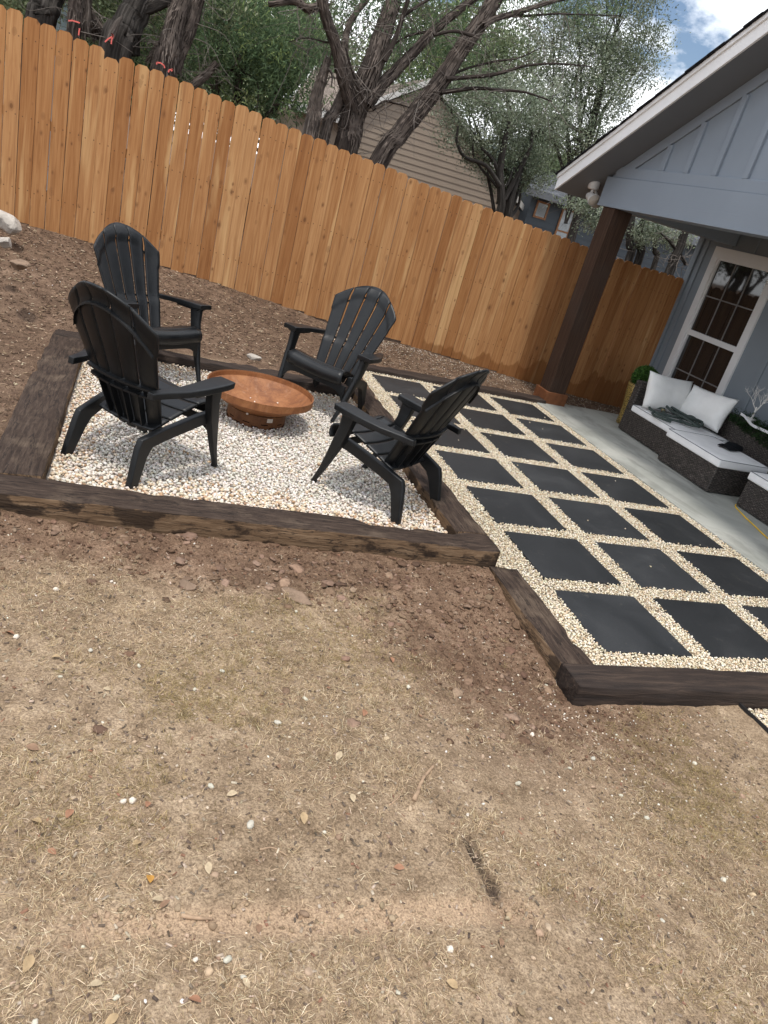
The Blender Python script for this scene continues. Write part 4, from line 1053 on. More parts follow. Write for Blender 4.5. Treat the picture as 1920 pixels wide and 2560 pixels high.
cu = rbox(3.008, 3.67, 2.775, 3.655, .287, .385, 'seat_cushion', M['cushion'], ott, .018, 3, .014, org=o1)
piping(3.009, 3.669, 2.776, 3.654, .371, cu, o1)
o2 = (3.6, 2.1, 0)
arm_ = empty('wicker_armless_chair', o2, 0, 'dark wicker armless chair with white cushion where the yellow cord starts', 'chair')
rbox(3.20, 3.895, 1.65, 2.545, .015, .29, 'base', M['wicker'], arm_, .012, org=o2)
cu = rbox(3.188, 3.893, 1.64, 2.558, .292, .392, 'seat_cushion', M['cushion'], arm_, .018, 3, .016, org=o2)
piping(3.189, 3.892, 1.641, 2.557, .378, cu, o2)
pmh = pillow_mesh(.70, .44, .20)
o = link('throw_pillow', pmh, None, (3.47, 4.425, .585), (rad(-16), rad(2), rad(3))); tag(o, 'large white pillow leaning on the wicker sofa arm', 'pillow', 'white sofa pillows')
o = link('throw_pillow', pillow_mesh(.70, .43, .20), None, (3.775, 4.08, .585), (rad(-18), rad(-4), rad(-84))); tag(o, 'white pillow leaning on the wicker sofa back below the window', 'pillow', 'white sofa pillows')
# garden hose heaped on the sofa
hp = []
th = np.linspace(0, 2 * math.pi * 4.5, 240); rg = np.random.default_rng(3)
for k, t in enumerate(th):
    q = k / len(th)
    cx_, cy_ = 3.50 + .03 * math.sin(t * .37), 4.02 + .09 * math.sin(t * .23 + 1)
    hp.append((cx_ + (.115 + .06 * math.sin(t * .61)) * math.cos(t + .4 * math.sin(t * .31)), cy_ + (.19 + .10 * math.sin(t * .43 + 2)) * math.sin(t), .392 + .045 * q + .020 * (1 + math.sin(t * 1.7))))
loop = [(3.40, 4.28, .43), (3.28, 4.36, .415), (3.20, 4.30, .402), (3.19, 4.14, .396), (3.25, 4.02, .395), (3.33, 3.93, .398), (3.42, 3.90, .405)]
loop2 = [(3.19, 3.86, .392), (3.12, 3.98, .388), (3.115, 4.10, .384), (3.17, 4.17, .394), (3.25, 4.14, .40), (3.36, 4.08, .41), (3.46, 4.02, .42)]
hose = empty('garden_hose', (3.4, 4.05, .39), 0, 'grey green garden hose heaped on the white sofa cushion', 'hose')
for pth in (hp, loop, loop2):
    q, r_ = smooth_path(pth, .0125, 1 if pth is hp else 6)
    MB().tube([tuple(np.array(p) - np.array((3.4, 4.05, .384))) for p in q], .0145, 8).build('hose_coil', M['hose'], hose, smooth=True)
MB().tube([(.0, .22, .035), (-.035, .245, .03)], [.014, .016], 10).build('coupling', M['brass'], hose, smooth=True)
# black cap
cap = empty('black_cap', (3.60, 3.27, .388), rad(25), 'black cap lying on the white ottoman cushion', 'cap')
MB().lathe([(.10, 0), (.098, .03), (.085, .058), (.05, .075), (.001, .08)], 24).build('crown', M['black_cloth'], cap, smooth=True).scale = (1.15, .95, .62)
br = MB().grid(lambda u, v: ((-.10 - .17 * v) * 1.0, (u - .5) * (.19 - .05 * v * v), .012 + .014 * (1 - (2 * u - 1) ** 2)), 10, 6).build('brim', M['black_cloth'], cap, smooth=True, solid=.006)
MB().tube([(.11, .0, .01), (.16, .02, .006), (.20, .0, .004)], .012, 6).build('strap', M['black_cloth'], cap, smooth=True)
# yellow cord across the slab
cp = [(3.20, 2.54, .017), (3.133, 2.461, .014), (3.06, 2.27, .014), (3.035, 2.203, .014), (2.985, 2.031, .014), (2.93, 1.86, .014), (2.90, 1.70, .014), (2.94, 1.45, .014), (2.90, 1.1, .014)]
q, r_ = smooth_path(cp, .006, 6)
tag(MB().tube(q, .0062, 8).build('extension_cord', M['yellow'], smooth=True), 'yellow extension cord lying on the concrete slab', 'cord')

# leaf clumps -------------------------------------------------------
def leaves(cent, spread, per, size, aspect, cols, wts, up=0.35, droop=0.0, jit=0.25):
    """returns V,F,col of diamond leaves around clump centres"""
    n = len(cent) * per; c = np.repeat(cent, per, axis=0); sp = np.repeat(np.broadcast_to(spread, (len(cent),)), per)
    p = c + RNG.normal(0, 1, (n, 3)) * sp[:, None] * np.array([1, 1, .75]); 
    if droop: p[:, 2] -= droop * np.abs(RNG.normal(0, 1, n)) * sp
    a = RNG.normal(0, 1, (n, 3)); a[:, 2] -= droop * 1.5; a /= np.linalg.norm(a, axis=1)[:, None]
    nn = RNG.normal(0, 1, (n, 3)); nn[:, 2] = np.abs(nn[:, 2]) + up; b = np.cross(nn, a); b /= np.linalg.norm(b, axis=1)[:, None] + 1e-9
    s = size * RNG.uniform(1 - jit, 1 + jit, n)
    L = a * s[:, None]; W = b * (s * aspect)[:, None]; nrm = np.cross(a, b) * (s * .12)[:, None]
    V = np.stack([p - L, p + W + nrm, p + L, p - W + nrm], 1).reshape(-1, 3)
    Fm = np.arange(n * 4).reshape(-1, 4)
    # clump tone + leaf tone
    cc = palette(len(cent), cols, wts, .16); cc = np.repeat(cc, per, axis=0) * RNG.uniform(.75, 1.25, (n, 1))
    return V, Fm, np.repeat(cc, 4, axis=0)
# planter with boxwood ball
plx, ply = 3.45, 4.90
pl = empty('gold_planter', (plx, ply, .008), 0, 'gold perforated planter between the sofa arm and the fence', 'planter')
MB().lathe([(.12, 0), (.135, .01), (.128, .12), (.138, .28), (.162, .42), (.172, .54), (.165, .54), (.155, .42), (.10, .40), (.001, .40)], 40).build('pot', M['gold'], pl, smooth=True)
MB().lathe([(.15, .50), (.001, .505)], 24).build('soil', M['soilpot'], pl)
bw = empty('boxwood_ball', (plx, ply, .52), 0, 'round green boxwood ball in the gold planter', 'plant')
q = RNG.normal(0, 1, (2600, 3)); q /= np.linalg.norm(q, axis=1)[:, None]; q = q * .150 * RNG.uniform(.86, 1.06, (2600, 1)) * np.array([1, 1, .92]) + np.array([0, 0, .12])
V, Fm, Cm = leaves(q, .010, 3, .011, .55, [(.055, .13, .020), (.085, .18, .03), (.03, .075, .014)], [4, 2, 3])
link('foliage', np_mesh('foliage', V, Fm, M['boxleaf'], Cm), bw)
MB().lathe([(.001, -.02), (.10, .01), (.13, .10), (.10, .20), (.001, .24)], 16).build('core', M['soilpot'], bw, smooth=True)
# greenery and white branch ornament along the sofa back
ga_ = empty('greenery_garland', (3.96, 3.35, .64), 0, 'dark green garland draped along the wicker sofa back', 'garland')
yy = RNG.uniform(-.80, .42, 520); q = np.stack([RNG.normal(-.01, .05, 520), yy, RNG.normal(.015, .025, 520)], -1)
dr = RNG.random(520) < .45; q[dr, 0] = -.068 - np.abs(RNG.normal(0, .015, dr.sum())); q[dr, 2] = -RNG.uniform(0, .13, dr.sum()) * (1.1 - np.abs(yy[dr] + .2))
V, Fm, Cm = leaves(q, .018, 9, .022, .16, [(.022, .05, .018), (.035, .07, .025), (.05, .085, .03)], [4, 3, 1])
link('foliage', np_mesh('foliage', V, Fm, M['needle'], Cm), ga_)
MB().tube([(0, -.82, 0), (.005, -.3, .004), (0, .1, 0), (.0, .43, 0)], .008, 6).build('stem', M['twig'], ga_)
wt = empty('white_branch_tree', (3.95, 3.55, .655), 0, 'white twig tree ornament standing on the sofa back', 'ornament')
mb = MB(); mb.box(-.045, .045, -.045, .045, -.012, .03)
mb.build('foot', M['whitebranch'], wt, bevel=.006)
rb = random.Random(9)
def grow(mb, p, d, L, r, lev):
    e = p + d * L; mid = p + d * L * .5 + Vector((rb.uniform(-1, 1), rb.uniform(-1, 1), 0)) * L * .06
    mb.tube([p, mid, e], [r, r * .85, r * .6], 6)
    if lev:
        for _ in range(3 if lev > 1 else 2):
            nd = (d + Vector((rb.uniform(-.6, .6), rb.uniform(-.75, .75), rb.uniform(-.1, .4)))).normalized(); grow(mb, p + d * L * rb.uniform(.55, 1), nd, L * rb.uniform(.6, .85), r * .55, lev - 1)
mb = MB(); grow(mb, Vector((0, 0, .02)), Vector((0, .08, 1)).normalized(), .14, .011, 5); mb.build('branches', M['whitebranch'], wt, smooth=True)
mb = MB(); pts, r_ = smooth_path([(3.87, 3.64, .705), (3.86, 3.56, .70), (3.85, 3.48, .675), (3.845, 3.38, .655), (3.85, 3.25, .66), (3.86, 3.05, .66)], .02, 5)
for a, b in zip(pts[:-1], pts[1:]):
    mb.hexa([a + [-.010, 0, -.028], b + [-.010, 0, -.028], b + [-.006, 0, -.028], a + [-.006, 0, -.028]], [a + [-.010, 0, .0], b + [-.010, 0, .0], b + [-.006, 0, .0], a + [-.006, 0, .0]])
tag(mb.build('white_ribbon', M['ribbonw']), 'white ribbon trailing over the dark green garland', 'ribbon')

# ================================================================== TREES BEYOND THE FENCE
def trunk_mesh(name, stems, mat, n=30, ridge=0.05):
    """stems: list of (points, radii); one mesh with u round / v along"""
    V = []; Fm = []; UV = []; b = 0
    for si, (pts, rr) in enumerate(stems):
        big = max(rr) if np.ndim(rr) else rr
        nn = n if big > .05 else (8 if big > .02 else 5)
        P, r = smooth_path(pts, rr, 6 if big > .05 else 4)
        if big > .03:
            P[1:-1] += np.random.default_rng(si * 7 + len(name)).normal(0, big * .035, P[1:-1].shape)
        v, f_, uv = tube_arrays(P, r, nn, False, ridge if big > .04 else .03, si * 13 + len(name))
        m_ = len(P); ring = np.array(v).reshape(m_, nn, 3); ring = np.concatenate([ring, ring[:, :1]], 1)
        u = np.array(uv).reshape(m_, nn, 2); u1 = u[:, :1].copy(); u1[:, :, 0] = 1; u = np.concatenate([u, u1], 1); u[:, :, 0] *= max(.25, big * 6)
        V.append(ring.reshape(-1, 3)); UV.append(u.reshape(-1, 2))
        i_ = np.arange(m_ * (nn + 1)).reshape(m_, nn + 1) + b
        Fm.append(np.stack([i_[:-1, :-1], i_[:-1, 1:], i_[1:, 1:], i_[1:, :-1]], -1).reshape(-1, 4)); b += m_ * (nn + 1)
    V = np.concatenate(V); Fm = np.concatenate(Fm); UV = np.concatenate(UV)
    me = np_mesh(name, V, Fm, mat); ul = me.uv_layers.new(name='UVMap'); ul.data.foreach_set('uv', UV[Fm.ravel()].astype(np.float32).ravel())
    return me
def blob_clumps(blobs, dens):
    out = []
    for (c, r) in blobs:
        r = np.array(r if np.ndim(r) else (r, r, r * .8)); n = int(dens * (r[0] * r[1] * r[2]) ** (2 / 3))
        q = RNG.normal(0, 1, (n, 3)); q /= np.linalg.norm(q, axis=1)[:, None]; q *= RNG.uniform(.25, 1, (n, 1)) ** .45
        q *= 1 + .30 * np.sin(q[:, :1] * 5 + c[0]) * np.sin(q[:, 1:2] * 4 + 1.3) + RNG.normal(0, .08, (n, 1))
        out.append(np.array(c) + q * r)
    return np.concatenate(out)
OAK = ([(.19, .23, .15), (.26, .295, .205), (.11, .14, .085), (.34, .37, .28)], [4, 3, 3, 1.2])
JUN = ([(.12, .185, .095), (.17, .245, .118), (.08, .125, .066), (.26, .33, .13)], [4, 3, 3, 1])
OLV = ([(.17, .215, .115), (.23, .275, .145), (.10, .135, .072), (.31, .345, .20)], [4, 3, 3, 1])
def tree(name, label, group, base, stems, blobs, pal, mat_l, mat_b, dens=170, per=46, spread=.16, size=.034, aspect=.42, droop=0.0, twigs=0, twig_len=.7, sub=None):
    root = empty(name, base, 0, label, 'tree', group); B = np.array(base)
    st = [([tuple(np.array(p) - B) for p in pts], rr) for pts, rr in stems]
    link('trunk', trunk_mesh('trunk', st, mat_b), root)
    if blobs:
        cl = blob_clumps([(np.array(c) - B, r) for c, r in blobs], dens)
        V, Fm, Cm = leaves(cl, spread, per, size, aspect, *pal, droop=droop)
        link('crown', np_mesh('crown', V, Fm, mat_l, Cm, smooth=False), root)
    if mat_b is M['bark_j'] or mat_b is M['deadwood']:
        rg = np.random.default_rng(len(label) + 3); vs = []; fs = []; us = []
        for pts, rr in stems:
            rr = np.broadcast_to(rr, (len(pts),))
            if max(rr) < .045: continue
            P, r = smooth_path([np.array(p) - B for p in pts], list(rr), 8)
            for _ in range(int(34 * len(pts) * max(rr) / .1)):
                i = rg.integers(1, len(P) - 3); t = P[i + 2] - P[i]; ln = np.linalg.norm(t); t = t / (ln + 1e-9)
                u = rg.normal(0, 1, 3); u[1] -= .6; u = u - t * (u @ t); u /= np.linalg.norm(u) + 1e-9; w_ = np.cross(t, u)
                L = rg.uniform(.10, .34); wd = rg.uniform(.003, .009); r0 = r[i] * 1.02; lift = rg.uniform(.004, .03)
                q = [P[i] + u * (r0 + lift * max(0, abs(2 * k / 4 - 1) - .2) * (1.4 if k == 0 else .8)) + t * L * (k / 4 - .5) + w_ * rg.normal(0, .004) for k in range(5)]
                b_ = len(vs); hw_ = [wd * .3, wd, wd, wd, wd * .2]
                for k in range(5): vs += [q[k] - w_ * hw_[k], q[k] + w_ * hw_[k]]; us += [(0, k * .1), (.02, k * .1)]
                fs += [(b_ + 2 * k, b_ + 2 * k + 1, b_ + 2 * k + 3, b_ + 2 * k + 2) for k in range(4)]
        if vs:
            me = np_mesh('bark_strips', np.array(vs), np.array(fs), M['strip']); tag(link('bark_strips', me, root), kind='stuff')
    if twigs:
        rg = np.random.default_rng(len(label)); ts = []
        for _ in range(twigs):
            pts, rr = stems[rg.integers(len(stems))]; i = rg.integers(0, len(pts) - 1); t = rg.random()
            p = np.array(pts[i]) * (1 - t) + np.array(pts[i + 1]) * t - B
            d = rg.normal(0, 1, 3); d[2] = d[2] * .6 + .05; d[1] *= .6; d /= np.linalg.norm(d); L = twig_len * rg.uniform(.35, 1.25)
            k1 = p + d * L * .4 + rg.normal(0, .08, 3) * L; k2 = p + d * L * .75 + rg.normal(0, .12, 3) * L - [0, 0, .06 * L]; k3 = p + d * L + rg.normal(0, .18, 3) * L - [0, 0, .22 * L]
            r0 = rg.uniform(.0025, .0065); ts.append(([p, k1, k2, k3], [r0, r0 * .8, r0 * .6, r0 * .3]))
            if rg.random() < .6:
                e = k1 + rg.normal(0, .28, 3) * L; ts.append(([k1, (k1 + e) / 2 + rg.normal(0, .05, 3) * L, e], [r0 * .6, r0 * .45, r0 * .25]))
        tag(link('twigs', trunk_mesh('twigs', ts, M['twig']), root), kind='stuff')
    return root
def pth(f, pts, Y, dy=None):
    """photo points along a limb, all at depth Y (or running to Y+dy)"""
    n = len(pts); return [tuple(on_y(*f(x, y), Y + (dy or 0) * i / max(1, n - 1))) for i, (x, y) in enumerate(pts)]
def down(p, gz=-.2, lean=0.0): return (p[0] - lean, p[1], Ts(min(4.4, max(-6, p[0])), 6.3) + gz)
G1 = 'trees standing just behind the cedar fence'
# --- many stemmed juniper in the middle
main = pth(zt, [(455, 1040), (488, 860), (535, 700)], 8.0); b0 = down(main[0], lean=.10)
st = [([b0] + main + pth(zt, [(640, 450), (705, 250), (770, 40), (810, -140)], 8.0, .5), [.20, .165, .16, .17, .135, .12, .10, .09]),
      (pth(zt, [(520, 760), (465, 620), (425, 480), (390, 330), (320, 120), (285, -20), (270, -160)], 7.92, -.3), [.10, .09, .078, .07, .062, .055, .045]),
      (pth(zt, [(500, 650), (455, 420), (450, 300), (490, 150), (600, -10), (690, -120)], 8.05, .6), [.06, .045, .042, .04, .035, .03]),
      (pth(zt, [(600, 720), (700, 590), (810, 480), (960, 320), (1100, 180), (1330, 0), (1450, -90)], 7.9, .4), [.085, .08, .07, .062, .055, .045, .035]),
      (pth(zt, [(590, 710), (540, 600), (480, 430), (455, 330)], 7.75), [.022, .02, .016, .012]),
      (pth(zt, [(720, 420), (800, 260), (850, 110), (890, -20), (920, -110)], 7.85), [.04, .034, .03, .026, .02]),
      (pth(zt, [(850, 110), (940, 50), (1020, 0), (1100, -50)], 7.9), [.025, .02, .018, .012]),
      (pth(zt, [(380, 300), (310, 290), (180, 262), (60, 290)], 7.8), [.014, .011, .008, .005]),
      (pth(zt, [(640, 760), (720, 700), (800, 715), (900, 745)], 7.8), [.018, .014, .011, .008]),
      (pth(zt, [(1060, 210), (880, 250), (760, 330)], 8.2), [.02, .014, .01]),
      (pth(zt, [(330, 20), (200, 60), (100, 10), (-80, 30)], 7.9), [.05, .045, .04, .03])]
jb = [(on_y(*zt(620, -160), 8.6), (1.3, .9, .5)), (on_y(*zt(200, -60), 9.2), (1.0, .8, .5)), (on_y(*zt(1000, -60), 9.0), (1.1, .8, .5)), (on_y(*zt(860, 160), 9.8), (.6, .5, .45)), (on_y(*zt(60, 180), 9.6), (.5, .4, .5)), (on_y(*zt(1180, 330), 9.8), (.5, .5, .35)), (on_y(*zt(960, 470), 10.4), (.7, .5, .4))]
tree('juniper_tree', 'shaggy many stemmed juniper with grey forked trunks behind the fence', G1, b0, st, jb, JUN, M['needle'], M['bark_j'], dens=120, per=34, spread=.13, size=.045, aspect=.16, droop=.5, twigs=170, twig_len=.62)
# --- leaning trunk
s3 = pth(zt, [(690, 1110), (810, 945), (965, 750), (1105, 570), (1250, 345), (1400, 130), (1490, -20), (1570, -160)], 7.7, .5); b3 = down(s3[0], lean=.55)
st = [([b3] + s3, [.15, .125, .122, .12, .112, .105, .10, .095, .085]),
      (pth(zt, [(1150, 545), (1280, 535), (1450, 520), (1560, 495), (1700, 455), (1900, 440), (2150, 460)], 7.8, .4), [.03, .026, .024, .022, .018, .013, .008]),
      (pth(zt, [(1110, 640), (1230, 625), (1350, 610), (1500, 620), (1700, 640), (1880, 700)], 7.8, .4), [.032, .028, .024, .02, .015, .009]),
      (pth(zt, [(1400, 175), (1500, 125), (1659, 80), (1850, 20), (2050, -30)], 7.9, .6), [.045, .04, .034, .028, .02]),
      (pth(zt, [(1180, 520), (1300, 470), (1480, 425), (1650, 400), (1800, 330)], 8.0, .3), [.02, .016, .013, .01, .007]),
      (pth(zt, [(1550, 110), (1700, 110), (1900, 95), (2060, 100), (2350, 110)], 8.2, .3), [.02, .018, .014, .011, .006]),
      (pth(zt, [(1340, 250), (1200, 215), (1060, 245)], 7.7), [.022, .02, .018]),
      (pth(zt, [(900, 830), (960, 700), (1000, 640)], 7.6), [.014, .01, .006])]
jb = [(on_y(*zt(1500, -170), 8.4), (1.2, .8, .45)), (on_y(*zt(1280, 330), 10.0), (.45, .4, .3)), (on_y(*zt(2050, -60), 8.9), (.8, .6, .25))]
tree('juniper_tree', 'juniper with one thick trunk leaning over the tan house wall', G1, b3, st, jb, JUN, M['needle'], M['bark_j'], dens=90, per=30, spread=.12, size=.045, aspect=.16, droop=.5, twigs=130, twig_len=.6)
# --- broken snag beside it
sl = pth(zt, [(215, 905), (235, 760), (265, 620), (310, 480), (335, 395)], 7.8); bs_ = down(sl[0])
sl2 = pth(zt, [(305, 945), (370, 790), (435, 640), (500, 500)], 7.95)
tree('dead_snag', 'broken pale snag with splintered top beside the many stemmed juniper', G1, bs_, [([bs_] + sl, [.11, .10, .085, .07, .055, .012]), ([down(sl2[0])] + sl2, [.08, .07, .062, .055, .03]), (pth(zt, [(330, 470), (360, 520), (355, 600)], 7.7), [.02, .014, .006])], None, JUN, M['needle'], M['deadwood'], twigs=14, twig_len=.4)
# --- trunks at the uphill end
tA = pth(zl, [(330, 250), (352, 130), (398, 0), (445, -160)], 8.2); bA = down(tA[0], lean=.1)
tree('oak_tree', 'thick furrowed oak trunk left of the pale blue cabinet', G1, bA, [([bA] + tA, [.18, .165, .160, .158, .155]), (pth(zl, [(330, 110), (295, 40), (255, -40)], 8.2), [.05, .04, .035])], [(on_y(*zl(300, -250), 9.5), (1.4, 1, .6)), (on_y(*zl(200, 60), 10.5), (.7, .5, .5))], OLV, M['leaf'], M['bark_o'])
tB = pth(zl, [(615, 260), (622, 130), (632, 0), (640, -160)], 8.0); bB = down(tB[0])
tree('juniper_tree', 'straight shaggy juniper trunk tied with a pink ribbon', G1, bB, [([bB] + tB, [.09, .078, .074, .072, .07]), (pth(zl, [(712, 300), (716, 200), (725, 90), (735, -40)], 8.3), [.05, .05, .045, .04]), (pth(zl, [(640, -20), (720, 90), (810, 210), (890, 330)], 8.6), [.06, .06, .06, .055]), (pth(zl, [(690, 80), (760, 220), (800, 330)], 8.7), [.05, .045, .04])], [(on_y(*zl(700, -200), 9.6), (1.3, .8, .5))], JUN, M['needle'], M['bark_j'], dens=120, per=34, size=.045, aspect=.16, droop=.4, twigs=40)
tC = pth(zl, [(960, 420), (1010, 300), (1075, 170), (1130, 60), (1180, -60), (1230, -200)], 8.0, .2); bC = down(tC[0], lean=.15)
tree('oak_tree', 'leaning furrowed oak trunk with a pale split stub and pink ribbon', G1, bC, [([bC] + tC, [.20, .185, .175, .165, .155, .15, .14]), (pth(zl, [(1130, 70), (1240, 55), (1350, 20), (1480, -20), (1640, -60)], 8.1), [.08, .075, .06, .055, .04]), (pth(zl, [(1105, 460), (1100, 350), (1125, 220), (1140, 130)], 8.5), [.08, .08, .075, .07])], [(on_y(*zl(1250, -260), 9.4), (1.6, 1, .6)), (on_y(*zl(900, -60), 10.2), (.9, .6, .5))], OLV, M['leaf'], M['bark_o'], twigs=30)
stub = pth(zl, [(905, 345), (930, 275), (975, 190), (1015, 130)], 7.75)
tag(link('dead_branch', trunk_mesh('dead_branch', [(stub, [.035, .045, .035, .008])], M['deadwood'])), 'pale bare split branch leaning on the furrowed oak trunk', 'branch')
tD = pth(zl, [(1360, 600), (1385, 470), (1425, 300), (1470, 120), (1520, -10), (1570, -150)], 7.9, .2); bD = down(tD[0], lean=.1)
tree('juniper_tree', 'ragged hollow juniper trunk above the last pink ribbons', G1, bD, [([bD] + tD, [.16, .145, .135, .115, .10, .09, .08]), (pth(zl, [(1440, 590), (1480, 450), (1540, 320), (1600, 150), (1650, -30), (1700, -150)], 8.1), [.09, .085, .08, .075, .07, .06]), (pth(zl, [(1620, 690), (1660, 660), (1720, 610), (1800, 520)], 8.6), [.05, .05, .045, .04]), (pth(zl, [(1250, 520), (1290, 430), (1380, 320)], 8.7), [.05, .05, .045])],
     [(on_y(*zl(1600, -200), 9.0), (1.3, .8, .5)), (on_y(*zl(1290, 230), 9.2), (.34, .3, .42))], JUN, M['needle'], M['bark_j'], dens=130, per=34, size=.045, aspect=.16, droop=.5, twigs=90, twig_len=.6)
# --- dense dark junipers behind
G2 = 'dense trees closing the view behind the fence'
def bushy(label, Y, blobs, pal, mat_l, mat_b, base_px, dens=170, per=46, size=.04, aspect=.4, spread=.17, droop=0.0, name='juniper_tree', twigs=0):
    bl = [(on_y(px * D, py * D, Y + dy), r) for px, py, dy, r in blobs]
    p = on_y(base_px[0] * D, base_px[1] * D, Y); b = (p[0], Y, -.1); stems = []
    hi = max(bl, key=lambda q: q[0][2])[0]
    stems.append(([b, (b[0] * .8 + hi[0] * .2 + .15, Y, hi[2] * .3), (b[0] * .5 + hi[0] * .5 - .2, Y + .1, hi[2] * .62), tuple(hi)], [.14, .11, .07, .015]))
    for c, r in bl:
        t = RNG.uniform(.3, .6); m_ = np.array(b) * (1 - t) + np.array(hi) * t
        e = np.array(c); stems.append(([tuple(m_), tuple((m_ + e) / 2 + RNG.normal(0, .28, 3)), tuple(e * .75 + m_ * .25 + RNG.normal(0, .2, 3)), tuple(e)], [.05, .034, .022, .008]))
        for _ in range(4):
            rr_ = np.array(r if np.ndim(r) else (r, r, r)); e2 = e + RNG.normal(0, .75, 3) * rr_; k_ = (e * .6 + e2 * .4) + RNG.normal(0, .25, 3) * rr_
            stems.append(([tuple(e * .8 + m_ * .2), tuple(k_), tuple(e2)], [.014, .009, .003]))
    return tree(name, label, G2, b, stems, bl, pal, mat_l, mat_b, dens=dens, per=per, size=size, aspect=aspect, spread=spread, droop=droop, twigs=twigs)
J = dict(pal=JUN, mat_l=M['needle'], mat_b=M['bark_j'], aspect=.2, size=.055, droop=.3, spread=.15)
bushy('broad dark green juniper with low drooping boughs left of the snag', 11.5, [(520, 120, 0, (1.1, .8, .8)), (610, 95, .5, (.9, .7, .7)), (470, 60, 0, (.8, .7, .6)), (600, 190, .3, (.75, .6, .45)), (560, 20, .5, (1.1, .8, .6))], base_px=(540, 240), dens=150, per=38, **J)
bushy('dark juniper behind the leaning oak trunk', 13, [(250, 30, 0, (1.3, .9, .7)), (330, 120, .5, (1.0, .8, .6)), (180, 0, 0, (1.2, .9, .6)), (410, 30, .4, (1.0, .8, .7))], base_px=(280, 150), dens=150, per=40, **J)
O = dict(pal=OLV, mat_l=M['leaf'], mat_b=M['bark_o'], name='oak_tree')
bushy('olive green oak far behind the uphill end of the fence', 20, [(80, -20, 0, (3, 2, 1.6)), (230, 60, 1, (2.6, 2, 1.3)), (380, 160, 0, (2.4, 2, 1.2)), (120, 90, 0, (2.0, 1.6, 1.0))], base_px=(200, 200), dens=95, per=44, size=.075, spread=.3, **O)
bushy('olive green oak far behind the dark juniper boughs', 24, [(520, 160, 0, (2.8, 2, 1.3)), (650, 140, 1, (2.4, 2, 1.1)), (600, 50, 0, (2.4, 2, 1.1)), (480, 220, 0, (2.2, 1.6, .8))], base_px=(600, 260), dens=60, per=40, size=.08, spread=.32, **O)
bushy('green oak rising behind the tan house roof', 27, [(820, 150, 0, (2.0, 1.6, .8)), (920, 125, 1, (2.2, 1.8, 1.0)), (1020, 100, 0, (2.4, 2, 1.4)), (960, 60, 1, (1.6, 1.4, .8))], base_px=(900, 220), dens=42, per=36, size=.085, spread=.34, **O)
# --- silvery live oaks in front of and beside the tan house
S = dict(pal=OAK, mat_l=M['leaf'], mat_b=M['bark_o'], name='live_oak')
lo = bushy('silvery live oak with low curved limbs beside the tan house wall', 12.5, [(1035, 255, 0, (.85, .7, .62)), (1110, 215, .2, (.8, .7, .6)), (1130, 300, .5, (.75, .6, .6)), (1060, 330, .2, (.55, .5, .42)), (1000, 205, .3, (.5, .5, .4)), (1180, 250, .8, (.7, .6, .6)), (1090, 380, .6, (.5, .45, .4)), (1150, 370, .7, (.55, .5, .4))], base_px=(1085, 455), dens=240, per=52, size=.028, spread=.12, **S)
pts = pth(lambda x, y: (960 + x / 1.728, y / 1.728), [(492, 950), (505, 840), (500, 740), (515, 640), (540, 520)], 12.2)
lim = [([down(pts[0])] + pts, [.10, .085, .08, .075, .06, .04]), (pth(lambda x, y: (960 + x / 1.728, y / 1.728), [(500, 800), (440, 715), (350, 680), (315, 610), (320, 545)], 12.1), [.05, .04, .034, .03, .018]), (pth(lambda x, y: (960 + x / 1.728, y / 1.728), [(500, 760), (470, 690), (420, 640)], 12.2), [.045, .04, .025]), (pth(lambda x, y: (960 + x / 1.728, y / 1.728), [(520, 860), (580, 740), (630, 640), (640, 560)], 12.5), [.06, .05, .04, .03])]
B = np.array(lo.location); link('limbs', trunk_mesh('limbs', [([tuple(np.array(p) - B) for p in q], r) for q, r in lim], M['bark_o']), lo)
bushy('tall airy live oak against the cloudy sky beside the porch roof', 15.5, [(1245, 130, 0, (1.0, .8, .8)), (1330, 60, .3, (.9, .8, .75)), (1290, 215, 0, (.95, .8, .7)), (1195, 60, .5, (.8, .7, .6)), (1185, 205, .4, (.8, .7, .7)), (1395, 95, .5, (.55, .5, .6)), (1240, 300, 0, (.9, .7, .55)), (1360, -40, .5, (1.0, .8, .6)), (1370, 160, .3, (.6, .5, .5)), (1250, 20, .5, (.7, .6, .5)), (1300, 330, .4, (.7, .6, .4)), (1310, 140, .2, (.7, .6, .6))], base_px=(1260, 420), dens=190, per=44, size=.033, spread=.17, twigs=60, **S)
bushy('dark green oak filling the gap between the tan house and the slate house', 22.0, [(1130, 380, 0, (1.6, .8, 1.2)), (1180, 380, .5, (1.3, .8, .9)), (1110, 440, .3, (1.2, .8, .8)), (1200, 340, .4, (1.3, .8, .9)), (1090, 120, .5, (1.2, .9, .9)), (1050, 180, .5, (1.0, .8, .7))], base_px=(1150, 480), dens=130, per=46, size=.055, spread=.24, pal=OLV, mat_l=M['leaf'], mat_b=M['bark_o'], name='oak_tree')
